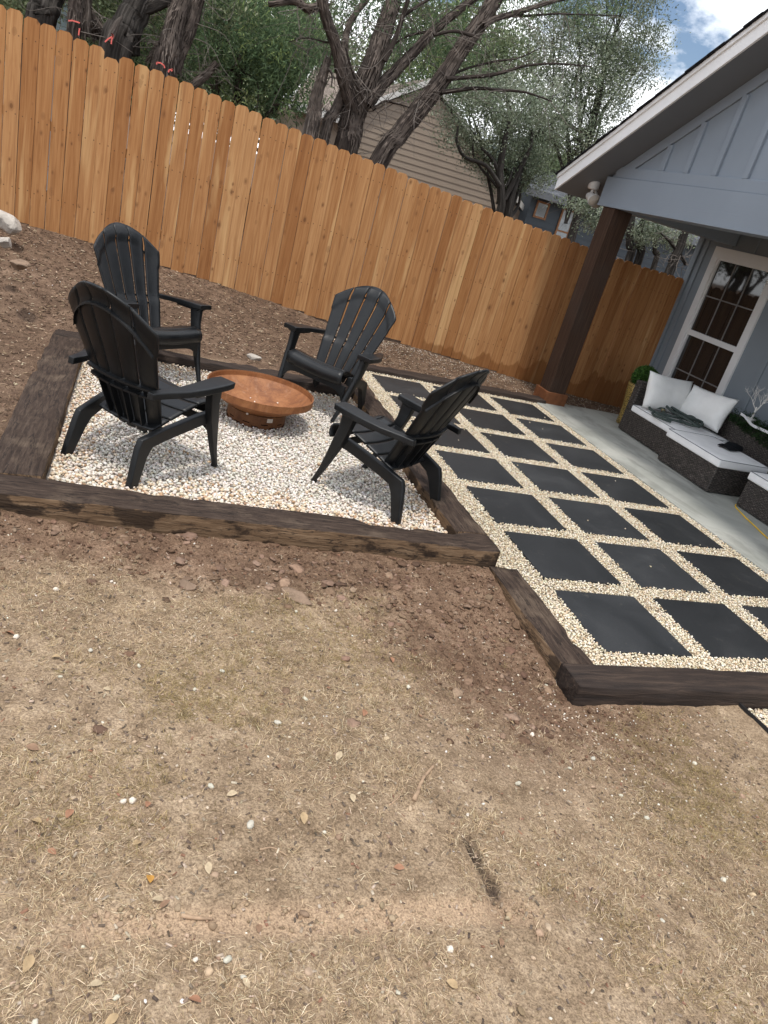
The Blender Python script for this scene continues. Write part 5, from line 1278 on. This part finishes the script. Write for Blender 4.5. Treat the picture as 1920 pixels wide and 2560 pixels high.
# --- young oaks seen past the porch post
GQ = 'young oaks behind the fence by the porch'
def dz_(pts, Y): return pth(zd, pts, Y)
for lab, main_, rr, bl in (
    ('young oak with two slim dark trunks just right of the porch post', dz_([(1095, 960), (1105, 800), (1115, 640), (1150, 480)], 9.5), [.075, .068, .06, .04], [(on_y(*zd(1200, 600), 9.6), (.34, .3, .26)), (on_y(*zd(1330, 690), 9.6), (.30, .3, .22)), (on_y(*zd(1180, 740), 9.4), (.2, .2, .16))]),
    ('young oak with a forked trunk near the house corner', dz_([(1470, 1090), (1520, 950), (1580, 830), (1625, 700), (1680, 560)], 8.8), [.085, .078, .07, .06, .05], [(on_y(*zd(1450, 640), 9.2), (.36, .3, .25)), (on_y(*zd(1640, 700), 9.4), (.22, .2, .2)), (on_y(*zd(1520, 780), 9.1), (.18, .18, .12))]),
    ('young oak leaning its leafy branch across the slate house windows', dz_([(900, 900), (860, 640), (800, 500), (700, 420), (560, 380)], 9.0), [.03, .028, .022, .016, .008], [(on_y(*zd(600, 420), 9.0), (.34, .25, .12)), (on_y(*zd(720, 480), 9.0), (.28, .22, .2)), (on_y(*zd(740, 620), 9.0), (.20, .16, .10)), (on_y(*zd(800, 560), 9.0), (.2, .16, .2))])):
    b = down(main_[0]); st = [([b] + main_, [rr[0]] + rr)]
    if 'two slim' in lab:
        st += [([down(dz_([(1190, 960)], 9.6)[0])] + dz_([(1190, 960), (1200, 800), (1215, 640), (1260, 500)], 9.6), [.08, .075, .07, .06, .04]), ([down(dz_([(1335, 1000)], 9.9)[0])] + dz_([(1335, 1000), (1345, 860), (1355, 700)], 9.9), [.055, .05, .045, .03])]
    if 'forked' in lab:
        st += [(dz_([(1560, 860), (1480, 760), (1400, 690)], 8.9), [.035, .025, .012]), (dz_([(1590, 900), (1620, 950), (1640, 985)], 8.7), [.035, .034, .032])]
    tree('young_oak', lab, GQ, b, st, bl, OAK, M['leaf'], M['bark_o'], dens=280, per=40, spread=.085, size=.026, twigs=40, twig_len=.5)

# pink ribbons tied at the trunks
GR = 'pink survey ribbons tied behind the fence'
def ribbon(label, pts, Y, w=.014):
    mb = MB(); P = [np.array(on_y(*zl(x, y), Y)) for x, y in pts]
    for a, b in zip(P[:-1], P[1:]):
        d = b - a; d /= np.linalg.norm(d); s = np.cross(d, [0, 1, 0]); s /= np.linalg.norm(s); s *= w / 2; t = np.array([0, .0015, 0])
        mb.hexa([a - s - t, b - s - t, b - s + t, a - s + t], [a + s - t, b + s - t, b + s + t, a + s + t])
    tag(mb.build('pink_ribbon', M['pink']), label, 'ribbon', GR)
ribbon('pink ribbon round the straight juniper trunk', [(566, 172), (600, 170), (640, 182), (662, 190)], 7.83)
ribbon('short pink ribbon tail hanging just above the short reddish board', [(660, 235), (656, 262), (652, 292)], 7.8)
ribbon('pink ribbon bow at the pale split branch', [(870, 348), (900, 320), (940, 300), (925, 275), (940, 296), (926, 330), (922, 365)], 7.6)
ribbon('pink ribbon loop at the foot of the ragged hollow juniper', [(1300, 535), (1300, 518), (1335, 522), (1362, 545), (1366, 565)], 7.6)
ribbon('small pink ribbon knot right of the ragged hollow juniper', [(1396, 600), (1402, 580), (1435, 574), (1420, 590)], 7.55)
# pale blue metal cabinet
ca = on_y(*zl(450, 230), 9.4); cb = on_y(*zl(572, 62), 9.4)
cab = empty('utility_cabinet', ((ca[0] + cb[0]) / 2, 9.4, Ts(-3.7, 6.3)), 0, 'pale blue metal cabinet standing between two trunks behind the fence', 'cabinet')
hw = (cb[0] - ca[0]) / 2 + .03; ht = cb[2] - cab.location[2]
MB().box(-hw, hw, 0, .3, 0, ht).build('body', M['bluebox'], cab, bevel=.01); MB().box(-hw - .012, hw + .012, -.015, .315, ht + .001, ht + .03).build('lid', M['bluebox'], cab, bevel=.006)

# ================================================================== NEIGHBOURING HOUSES
TY = 19.5
def siding(root, y, rows, exposure, xfun, mat, z0):
    """one overlapping board per row, its lower edge proud"""
    k = 0
    for k in range(rows):
        z = z0 + k * exposure; xa, xb = xfun(z); xa2, xb2 = xfun(z + exposure)
        if xb - xa < .05: break
        if xb2 - xa2 < .02: xa2 = xb2 = (xa + xb) / 2
        oz = root.location
        a = [(xa - oz[0], y - .024 - oz[1], z - oz[2]), (xb - oz[0], y - .024 - oz[1], z - oz[2]), (xb - oz[0], y - oz[1], z - oz[2]), (xa - oz[0], y - oz[1], z - oz[2])]
        b = [(xa2 - oz[0], y - .006 - oz[1], z + exposure + .012 - oz[2]), (xb2 - oz[0], y - .006 - oz[1], z + exposure + .012 - oz[2]), (xb2 - oz[0], y - oz[1], z + exposure + .012 - oz[2]), (xa2 - oz[0], y - oz[1], z + exposure + .012 - oz[2])]
        MB().hexa(a, b).build('siding_board', mat, root)
pk_ = on_y(*zt(1052, 572), TY); le = on_y(*zt(440, 800), TY); sl_ = (pk_[2] - le[2]) / (pk_[0] - le[0]); xr = 2 * pk_[0] - le[0] + 2.2
zr_ = pk_[2] - sl_ * (xr - pk_[0])
tan = empty('tan_house', (pk_[0], TY, 0), 0, 'tan house with lap siding gable and pale shingle roof behind the junipers', 'house')
def txf(z):
    return (max(le[0] + .25, pk_[0] - (pk_[2] - .08 - z) / sl_), min(xr - .25, pk_[0] + (pk_[2] - .08 - z) / sl_))
def tb(mb, name, mat, **k):
    o = tan.location; mb.v = [(p[0] - o[0], p[1] - o[1], p[2] - o[2]) for p in mb.v]; return mb.build(name, mat, tan, **k)
tb(MB().prism([(le[0] + .25, -.3), (xr - .25, -.3), (xr - .25, zr_ + .1), (pk_[0], pk_[2] - .06), (le[0] + .25, le[2] + .1)], 'y', TY + .002, TY + 6), 'wall', M['tan'])
siding(tan, TY, 24, .165, txf, M['tan'], 1.4)
def roofslab(x0, z0, x1, z1, th=.13):
    return MB().prism([(x0, z0), (x1, z1), (x1, z1 + th), (x0, z0 + th)], 'y', TY - .14, TY + 6.5)
tb(roofslab(le[0], le[2], pk_[0], pk_[2]), 'roof', M['tanroof']); tb(roofslab(pk_[0], pk_[2], xr, zr_), 'roof', M['tanroof'])
for (x0, z0, x1, z1) in ((le[0], le[2], pk_[0], pk_[2]), (pk_[0], pk_[2], xr, zr_)):
    tb(MB().prism([(x0, z0 - .02), (x1, z1 - .02), (x1, z1 + .14), (x0, z0 + .14)], 'y', TY - .17, TY - .141), 'rake_board', M['tantrim'])
# lower wing at the left with its own shingle slope
wa = on_y(*zt(70, 745), TY - 1.5); wb_ = on_y(*zt(445, 805), TY - 1.5); wc = on_y(*zt(440, 555), TY + 2.2); wd_ = on_y(*zt(235, 552), TY + 2.2)
ez = (wa[2] + wb_[2]) / 2
up_ = np.array([0, 0, .10])
A_, B_ = np.array([wa[0], TY - 1.5, ez]), np.array([wb_[0] + .2, TY - 1.5, ez]); C_, D_ = np.array([wc[0] + .3, TY + 2.2, wc[2]]), np.array([wd_[0], TY + 2.2, wc[2]])
tb(MB().hexa([A_, B_, C_, D_], [A_ + up_, B_ + up_, C_ + up_, D_ + up_]), 'wing_roof', M['tanroof'])
E_ = np.array([wa[0] - .9, TY + 2.2, ez])
tb(MB().box(wa[0] + .2, wb_[0], TY - 1.15, TY + 2.4, -.3, ez + .02), 'wing_wall', M['tan'])
tb(MB().box(wa[0] - .02, wb_[0] + .22, TY - 1.56, TY - 1.501, ez - .10, ez + .10), 'gutter', M['tantrim'])
tb(MB().hexa([A_ + [-.05, 0, -.06], A_ + [0, 0, -.06], D_ + [0, 0, -.06], D_ + [-.05, 0, -.06]], [A_ + [-.05, 0, .13], A_ + [-.001, 0, .13], D_ + [-.001, 0, .13], D_ + [-.05, 0, .13]]), 'rake_board', M['tantrim'])
# slate house
SY = 19.0
ev = on_y(*zd(90, 225), SY); wlx = on_y(*zd(205, 300), SY)[0]
slate = empty('slate_house', (wlx, SY, 0), 0, 'dark slate blue house with raw wood window frames behind the porch', 'house')
def sb(mb, name, mat, parent=None, **k):
    o = slate.location; mb.v = [(p[0] - o[0], p[1] - o[1], p[2] - o[2]) for p in mb.v]; return mb.build(name, mat, parent or slate, **k)
ez = ev[2] - .12
sb(MB().box(wlx, 24, SY + .002, SY + 6, -.4, ez), 'wall', M['darksiding'])
siding(slate, SY, 14, .17, lambda z: (wlx, 22.0), M['darksiding'], ez - .17 * 14 - .02)
E0 = [(ev[0], SY - .45, ez + .02), (24, SY - .45, ez + .02), (24, SY + 5, ez + 1.35), (ev[0] + 3.0, SY + 5, ez + 1.35)]
sb(MB().hexa(E0, [(p[0], p[1], p[2] + .06) for p in E0]), 'roof', M['slateroof'])
sb(MB().box(ev[0] - .01, 24, SY - .48, SY - .452, ez - .12, ez + .075), 'fascia', M['slatefascia'])
sb(MB().box(ev[0], 24, SY - .45, SY, ez - .02, ez), 'soffit', M['slatefascia'])
for (xa, xb, za, zc, pane) in ((on_y(*zd(228, 460), SY)[0], on_y(*zd(318, 480), SY)[0], on_y(*zd(250, 532), SY)[2], on_y(*zd(290, 412), SY)[2], M['glass']),
                               (on_y(*zd(440, 600), SY)[0], on_y(*zd(548, 600), SY)[0], on_y(*zd(470, 720), SY)[2] - .4, on_y(*zd(520, 480), SY)[2], M['paleglass'])):
    fr = MB(); t = .055
    fr.box(xa - t, xa, SY - .06, SY - .026, za - t, zc + t).box(xb, xb + t, SY - .06, SY - .026, za - t, zc + t).box(xa, xb, SY - .059, SY - .026, zc, zc + t - .001).box(xa, xb, SY - .059, SY - .026, za - t + .001, za)
    w_ = sb(fr, 'window', M['orangewood'])
    sb(MB().box(xa + .001, xb - .001, SY - .04, SY - .027, za + .001, zc - .001), 'pane', pane, w_)
    if pane is M['paleglass']: sb(MB().box(xa + .001, xb - .001, SY - .052, SY - .041, za + (zc - za) * .45, za + (zc - za) * .45 + .05), 'sash_bar', M['orangewood'], w_)

# ================================================================== LOOSE THINGS ON THE GROUND
def rock_mesh(name, size, sq, mat, seed, sub=3):
    bm = bmesh.new(); bmesh.ops.create_icosphere(bm, subdivisions=sub, radius=1)
    rg = np.random.default_rng(seed); pl_ = [(rg.normal(0, 1, 3), rg.uniform(.50, .85)) for _ in range(13)]
    for v in bm.verts:
        p = np.array(v.co)
        for n_, d_ in pl_:
            n2 = n_ / np.linalg.norm(n_); e = p @ n2 - d_
            if e > 0: p = p - n2 * e
        f_ = 1 + .10 * (fbm(np.array([p[0] * 2.5 + seed]), np.array([p[1] * 2.5 + p[2] * 2]), 3, seed)[0] - .5)
        v.co = Vector(p * f_) * size; v.co.x *= sq[0]; v.co.y *= sq[1]; v.co.z *= sq[2]
    me = bpy.data.meshes.new(name); bm.to_mesh(me); bm.free(); me.materials.append(mat); return me
for lab, px, py, s, sq, mt, sd_ in (
    ('large pale limestone block on the mulch by the fence', 14, 492, .16, (1.15, .9, .75), 'rock', 2), ('pale limestone lump below the large block', 10, 533, .085, (1.1, .9, .7), 'rock', 5),
    ('brown rock half buried in the mulch slope', 40, 578, .10, (1.35, .9, .5), 'rockbrown', 8), ('tan rock behind the pit sleeper and rusty bowl', 549, 777, .062, (1.4, .9, .6), 'rock', 12),
    ('flat brown stone slab lying in the red soil below the long sleeper', 640, 1287, .075, (1.5, .75, .22), 'rockbrown', 15), ('brown clod of earth on the lawn edge', 405, 1270, .045, (1.2, .9, .5), 'rockbrown', 18)):
    p = on_ground(px * D, py * D); o = link('rock', rock_mesh('rock', s, sq, M[mt], sd_), None, (p[0], p[1], p[2] + s * sq[2] * .45), (0, 0, sd_)); tag(o, lab, 'rock')
# stick with its bark stripped, twigs
def stick(name, label, pxs, r, mat, cat='stick', group=None):
    P = []
    for x, y in pxs:
        p = on_ground(x * D, y * D); P.append((p[0], p[1], float(surf(p[0], p[1])) + r * .9))
    q, rr = smooth_path(P, list(np.linspace(r, r * .55, len(P))), 5); q = q + RNG.normal(0, r * .10, q.shape)
    tag(MB().tube(q, rr, 8).build(name, mat, smooth=True), label, cat, group)
stick('stick', 'bleached stick with split bark lying on the lawn', [(893, 1733), (905, 1703), (915, 1682), (936, 1655)], .0085, M['stick'])
stick('stick', 'flat broken twig lying on the bare trench edge', [(392, 1978), (425, 1982), (458, 1985)], .006, M['stick'])
stick('root', 'thin dark curved root on the lawn', [(84, 1312), (92, 1338), (112, 1362), (140, 1378)], .004, M['rockbrown'], 'root')
for k, q in enumerate(([(270, 1415), (300, 1428), (330, 1445)], [(560, 1840), (590, 1832), (620, 1850)], [(330, 1905), (352, 1893), (372, 1912)], [(840, 1740), (860, 1725), (872, 1700)], [(180, 1995), (190, 2030), (195, 2060)], [(1155, 1985), (1160, 2010), (1163, 2040)])):
    stick('twig', 'short dry twig lying on the straw lawn', q, .0030, M['stick'], 'twig', 'dry twigs on the lawn')
# dry leaves
def leaf_mesh(c, L):
    V = []; Fm = []
    n = 7
    for i in range(n):
        t = i / (n - 1); w_ = .30 * L * math.sin(math.pi * min(1, t * .96 + .02)) ** .8
        cz = .10 * L * math.sin(t * 3.0); V += [(t * L - L / 2, -w_ / 1, cz + .35 * w_), (t * L - L / 2, 0, cz), (t * L - L / 2, w_, cz + .35 * w_)]
    for i in range(n - 1):
        a = i * 3; Fm += [(a, a + 3, a + 4, a + 1), (a + 1, a + 4, a + 5, a + 2)]
    return np_mesh('fallen_leaf', np.array(V), np.array(Fm), M['drylf'], np.tile(np.array(c), (len(V), 1)))
lms = [leaf_mesh(c, .034) for c in ((.42, .30, .17), (.33, .17, .10), (.48, .38, .25), (.50, .26, .06), (.26, .16, .10))]
lp = [(322, 1905, 3), (112, 1842, 1), (78, 1778, 0), (340, 1952, 2), (355, 1960, 4), (450, 1880, 2), (420, 2165, 1), (530, 2128, 2), (295, 1832, 0), (318, 1742, 1), (70, 1620, 4), (230, 1495, 2), (120, 1425, 0), (20, 1365, 1), (395, 1685, 0), (785, 1545, 1),
      (760, 1730, 2), (600, 1660, 4), (1105, 1560, 0), (1080, 2040, 4), (240, 2210, 0), (205, 2135, 2), (730, 1640, 2), (655, 1770, 0), (500, 1720, 2), (845, 1430, 1), (905, 1335, 4), (150, 1760, 1), (60, 2090, 0), (560, 2005, 4), (860, 1880, 1), (975, 2130, 0)]
for px, py, k in lp:
    p = on_ground(px * D, py * D); o = link('fallen_leaf', lms[k], None, (p[0], p[1], float(surf(p[0], p[1])) + .008), (random.uniform(-.4, .4), random.uniform(-.4, .4), random.uniform(0, 6.28)))
    s = random.uniform(.75, 1.2); o.scale = (s, s, s); tag(o, ('tan', 'reddish brown', 'pale beige', 'bright orange', 'dark brown')[k] + ' dry curled leaf lying on the lawn', 'leaf', 'dry leaves fallen on the lawn')
# white stones one can pick out on the lawn
pms = []
for k in range(7):
    V, Fm, Cm = stones(ico(1), np.zeros((1, 3)), np.array([.0105]), palette(1, [(.60, .545, .455)], [1], .2), rough=.24); pms.append(np_mesh('white_pebble', V, Fm, M['stone'], Cm))
wp = [(858, 2148), (250, 2160), (75, 2215), (525, 2115), (490, 2080), (265, 1735), (285, 1735), (420, 1490), (1080, 1490), (880, 1490), (195, 1410), (545, 1365), (725, 1320), (35, 1375), (1120, 1690), (1230, 1660), (1560, 1905), (1430, 1990), (1090, 2000), (420, 2080),
      (970, 2055), (130, 1465), (660, 1510), (770, 1485), (600, 1560), (480, 1450), (240, 1260), (120, 1275), (640, 1320), (300, 1440), (700, 1800), (540, 1785), (455, 1700), (1010, 1760), (1150, 1585), (1180, 1480), (1340, 1720), (1500, 1650), (1280, 1640), (1395, 1770)]
for k, (px, py) in enumerate(wp):
    p = on_ground(px * D, py * D); o = link('white_pebble', pms[k % 7], None, (p[0], p[1], float(surf(p[0], p[1])) + .006), (0, 0, random.uniform(0, 6.28))); s = random.uniform(.6, 1.15); o.scale = (s, s, s)
    tag(o, 'white limestone pebble lying loose on the lawn', 'pebble', 'white pebbles strewn on the lawn')

# uncountable stuff -------------------------------------------------
def scatter(n, x0, x1, y0, y1):
    X = RNG.uniform(x0, x1, n); Y = RNG.uniform(y0, y1, n)
    bad = ((X > -3.22) & (X < -.30) & (Y > .79) & (Y < 4.0)) | ((X > -.40) & (X < 2.4) & (Y > -.36) & (Y < 5.42)) | ((X > 2.2) & (Y < 5.42)) | ((X > .55) & (Y < .0))
    return X[~bad], Y[~bad]
# soil clods and crumbs
X, Y = scatter(72000, -4.0, .9, -2.0, 1.0); a, b, c, d = zone(X, Y); keep = RNG.random(len(X)) < (.10 + .50 * a + .55 * d) * (.35 + 1.1 * fbm(X * 2, Y * 2, 3, 50)); X, Y = X[keep], Y[keep]
Sz = np.clip(RNG.lognormal(math.log(.0040), .48, len(X)), .002, .015)
a, b, c, d = zone(X, Y); base = np.where((a > .45)[:, None], palette(len(X), [(.15, .09, .058), (.20, .13, .085), (.11, .065, .042)], [3, 2, 2]), palette(len(X), [(.33, .24, .16), (.25, .175, .115), (.42, .32, .22)], [3, 2, 2]))
big = Sz > .009
V, Fm, Cm = merge([stones(OCT, np.stack([X, Y, surf(X, Y) + Sz * .25], -1)[~big], Sz[~big] * 1.15, base[~big], rough=.3), stones(ico(1), np.stack([X, Y, surf(X, Y) + Sz * .2], -1)[big], Sz[big], base[big], rough=.16, flat=(.35, .6))])
o = link('soil_crumbs', np_mesh('soil_crumbs', V, Fm, M['clod'], Cm, smooth=False)); tag(o, 'loose crumbs and clods of soil on the yard', None, None, 'stuff')
# flat cracked clods of drying earth along the sleepers
X, Y = scatter(3800, -4.2, .1, -.75, .80); a, b, c, d = zone(X, Y)
k = RNG.random(len(X)) < a * .60 * sstep(.36, .60, fbm(X * 2.2, Y * 2.2, 3, 33)) + .006; X, Y = X[k], Y[k]; Sz = np.clip(RNG.lognormal(math.log(.015), .45, len(X)), .008, .042)
V, Fm, Cm = stones(ico(1), np.stack([X, Y, surf(X, Y) + Sz * .06], -1), Sz, palette(len(X), [(.20, .132, .09), (.155, .098, .066), (.255, .175, .122), (.115, .072, .05)], [4, 3, 2, 2], .15), flat=(.20, .40), rough=.30, tilt=.30)
o = link('earth_clods', np_mesh('earth_clods', V, Fm, M['clod'], Cm, smooth=False)); tag(o, 'flat cracked clods of dried earth along the long sleeper', None, None, 'stuff')
# mulch and wood chips on the slope
X, Y = scatter(38000, -5.0, 4.3, .9, 6.08); keep = ((Y > 3.97) | (X < -3.2)); X, Y = X[keep], Y[keep]
n = len(X); TV = np.array([(-1, -1, -1), (1, -1, -1), (1, 1, -1), (-1, 1, -1), (-.9, -.8, 1), (.9, -.9, 1), (.95, .9, 1), (-1, .8, 1)], float); TF = np.array([(4, 5, 6, 7), (0, 1, 5, 4), (1, 2, 6, 5), (2, 3, 7, 6), (3, 0, 4, 7)])
sc = np.stack([RNG.uniform(.005, .022, n), RNG.uniform(.002, .006, n), RNG.uniform(.0012, .003, n)], -1)
V = np.einsum('nij,nkj->nki', rand_rot(n, .35), TV[None] * sc[:, None]) + np.stack([X, Y, surf(X, Y) + .004], -1)[:, None]
Cm = palette(n, [(.13, .084, .056), (.19, .125, .084), (.085, .054, .037), (.29, .205, .135), (.42, .33, .235)], [5, 4, 3, 2, .9], .2)
o = link('mulch', np_mesh('mulch', V.reshape(-1, 3), (TF[None] + (np.arange(n) * 8)[:, None, None]).reshape(-1, 4), M['chip'], np.repeat(Cm, 8, 0), smooth=False)); tag(o, 'brown wood chip mulch on the slope below the fence', None, None, 'stuff')
# crumbled leaf and bark litter on the lawn
X, Y = scatter(12500, -4.0, .8, -2.0, .8); a, b, c, d = zone(X, Y); k = RNG.random(len(X)) < (.9 - .6 * a) * (.25 + fbm(X * 2, Y * 2, 3, 61)); X, Y = X[k], Y[k]; n = len(X)
sc = np.stack([RNG.uniform(.003, .010, n), RNG.uniform(.0012, .0042, n), RNG.uniform(.0006, .0016, n)], -1)
V = np.einsum('nij,nkj->nki', rand_rot(n, .5), TV[None] * sc[:, None]) + np.stack([X, Y, surf(X, Y) + .004], -1)[:, None]
Cm = palette(n, [(.11, .082, .062), (.17, .127, .096), (.30, .23, .165), (.42, .34, .26), (.24, .13, .085)], [3, 4, 4, 2, 1], .25)
o = link('leaf_litter', np_mesh('leaf_litter', V.reshape(-1, 3), (TF[None] + (np.arange(n) * 8)[:, None, None]).reshape(-1, 4), M['chip'], np.repeat(Cm, 8, 0), smooth=False)); tag(o, 'crumbled leaf and bark litter among the dry grass', None, None, 'stuff')
# gravel spilled on the soil
parts = []
X, Y = scatter(5200, -1.4, .6, -1.6, .2); k = RNG.random(len(X)) < .50 * np.exp(-((X + .50) ** 2 / .05 + (Y + .38) ** 2 / .03)) + .14 * np.exp(-((X + .2) ** 2 / .5 + (Y + .75) ** 2 / .16)) + .012; parts.append((X[k], Y[k]))
X, Y = scatter(9000, -.4, 4.0, 5.40, 6.06); k = RNG.random(len(X)) < .10 + .45 * sstep(5.72, 6.02, Y) * sstep(3.4, 1.4, X); parts.append((X[k], Y[k]))
X, Y = scatter(1500, -4.2, .4, -2.0, .75); k = RNG.random(len(X)) < .28; parts.append((X[k], Y[k]))
X, Y = scatter(1200, -4.6, -.3, 4.0, 6.0); k = RNG.random(len(X)) < .20; parts.append((X[k], Y[k]))
X = np.concatenate([p[0] for p in parts]); Y = np.concatenate([p[1] for p in parts]); Sz = RNG.uniform(.003, .0062, len(X))
V, Fm, Cm = stones(ico(0), np.stack([X, Y, surf(X, Y) + Sz * .4], -1), Sz, palette(len(X), [(.66, .59, .48), (.58, .48, .36), (.72, .68, .61), (.46, .37, .27)], [4, 3, 3, 1]))
o = link('spilled_gravel', np_mesh('spilled_gravel', V, Fm, M['stone'], Cm)); tag(o, 'pale gravel spilled over the soil beside the terrace', None, None, 'stuff')
# dry grass
def blades(X, Y, L, W, tilt, col, curl=.35):
    n = len(X); a = RNG.uniform(0, 2 * math.pi, n); d = np.stack([np.cos(a), np.sin(a)], -1); s = np.stack([-d[:, 1], d[:, 0], np.zeros(n)], -1) * (W / 2)[:, None]
    p0 = np.stack([X, Y, surf(X, Y) + .001], -1)
    ct, st_ = np.cos(tilt), np.sin(tilt)
    p1 = p0 + np.concatenate([d * (ct * L * .5)[:, None], (st_ * L * .5)[:, None]], 1)
    t2 = tilt - curl * RNG.uniform(.3, 1.6, n); b2 = a + RNG.normal(0, .35, n); d2 = np.stack([np.cos(b2), np.sin(b2)], -1)
    p2 = p1 + np.concatenate([d2 * (np.cos(t2) * L * .5)[:, None], (np.sin(t2) * L * .5)[:, None]], 1)
    gz2 = surf(p2[:, 0], p2[:, 1]) + .002; p2[:, 2] = np.maximum(p2[:, 2], gz2); p1[:, 2] = np.maximum(p1[:, 2], surf(p1[:, 0], p1[:, 1]) + .003)
    V = np.stack([p0 - s, p0 + s, p1 + s * .9, p1 - s * .9, p2], 1).reshape(-1, 3)
    b = (np.arange(n) * 5)[:, None, None]; Fm = (np.array([(0, 1, 2), (0, 2, 3), (3, 2, 4)])[None] + b).reshape(-1, 3)
    return V, Fm, np.repeat(col, 5, 0)
STRAW = [(.48, .36, .225), (.38, .277, .167), (.61, .48, .32), (.25, .172, .103), (.72, .60, .43)]
GRN = [(.27, .20, .088), (.34, .255, .12), (.17, .125, .055), (.40, .30, .15)]
def patch(X, Y):
    """0 bare .. 1 thick thatch"""
    return sstep(.43, .58, fbm(X * 2.3, Y * 2.3, 4, 71) + .10 * (fbm(X * 9, Y * 9, 2, 73) - .5))
X, Y = scatter(335000, -4.0, .75, -2.0, .80)
a, b, c, d = zone(X, Y); den = patch(X, Y) * .62 + .07
k = RNG.random(len(X)) < den * (1 - .95 * a) * (1 - .92 * d) * (1 - c); X, Y = X[k], Y[k]; n = len(X)
cg = fbm(X * 1.3, Y * 1.3, 3, 81) + RNG.normal(0, .06, n)
colr = np.where((RNG.random(n) < .85 * sstep(.46, .78, cg + .10 * (X + 1.0)))[:, None], palette(n, GRN, [3, 2, 2, 2], .2), palette(n, STRAW, [3.5, 4, 2, 4, 1], .32))
parts = [blades(X, Y, RNG.uniform(.012, .036, n), RNG.uniform(.0008, .0016, n), np.abs(RNG.normal(.08, .18, n)), colr)]
# upright tufts
tx, ty = scatter(7400, -4.0, .7, -2.0, .5); a, b, c, d = zone(tx, ty); k = RNG.random(len(tx)) < (1 - .95 * a) * (1 - d) * (1 - c) * (.04 + .75 * patch(tx, ty)); tx, ty = tx[k], ty[k]
per = 19; n = len(tx) * per; sp = np.repeat(RNG.uniform(.006, .020, len(tx)), per)
X = np.repeat(tx, per) + RNG.normal(0, 1, n) * sp; Y = np.repeat(ty, per) + RNG.normal(0, 1, n) * sp
cg = np.repeat(fbm(tx * 1.3, ty * 1.3, 3, 81) + .09 * (tx + 1.2) + RNG.normal(0, .06, len(tx)), per)
colr = np.where((RNG.random(n) < .9 * sstep(.46, .74, cg))[:, None], palette(n, GRN, [3, 2, 2, 2], .2), palette(n, STRAW, [3.5, 4, 2, 4, 1], .32)) * np.repeat(RNG.uniform(.75, 1.2, len(tx)), per)[:, None]
tl_ = np.repeat(np.clip(RNG.normal(.38, .3, len(tx)), .05, 1.1), per)
parts.append(blades(X, Y, RNG.uniform(.018, .052, n), RNG.uniform(.0009, .0017, n), np.abs(RNG.normal(0, .2, n) + tl_), colr, .6))
V, Fm, Cm = merge(parts)
o = link('dry_grass', np_mesh('dry_grass', V, Fm, M['straw'], Cm, smooth=False)); tag(o, 'short dry straw coloured grass covering the lawn', None, None, 'stuff')
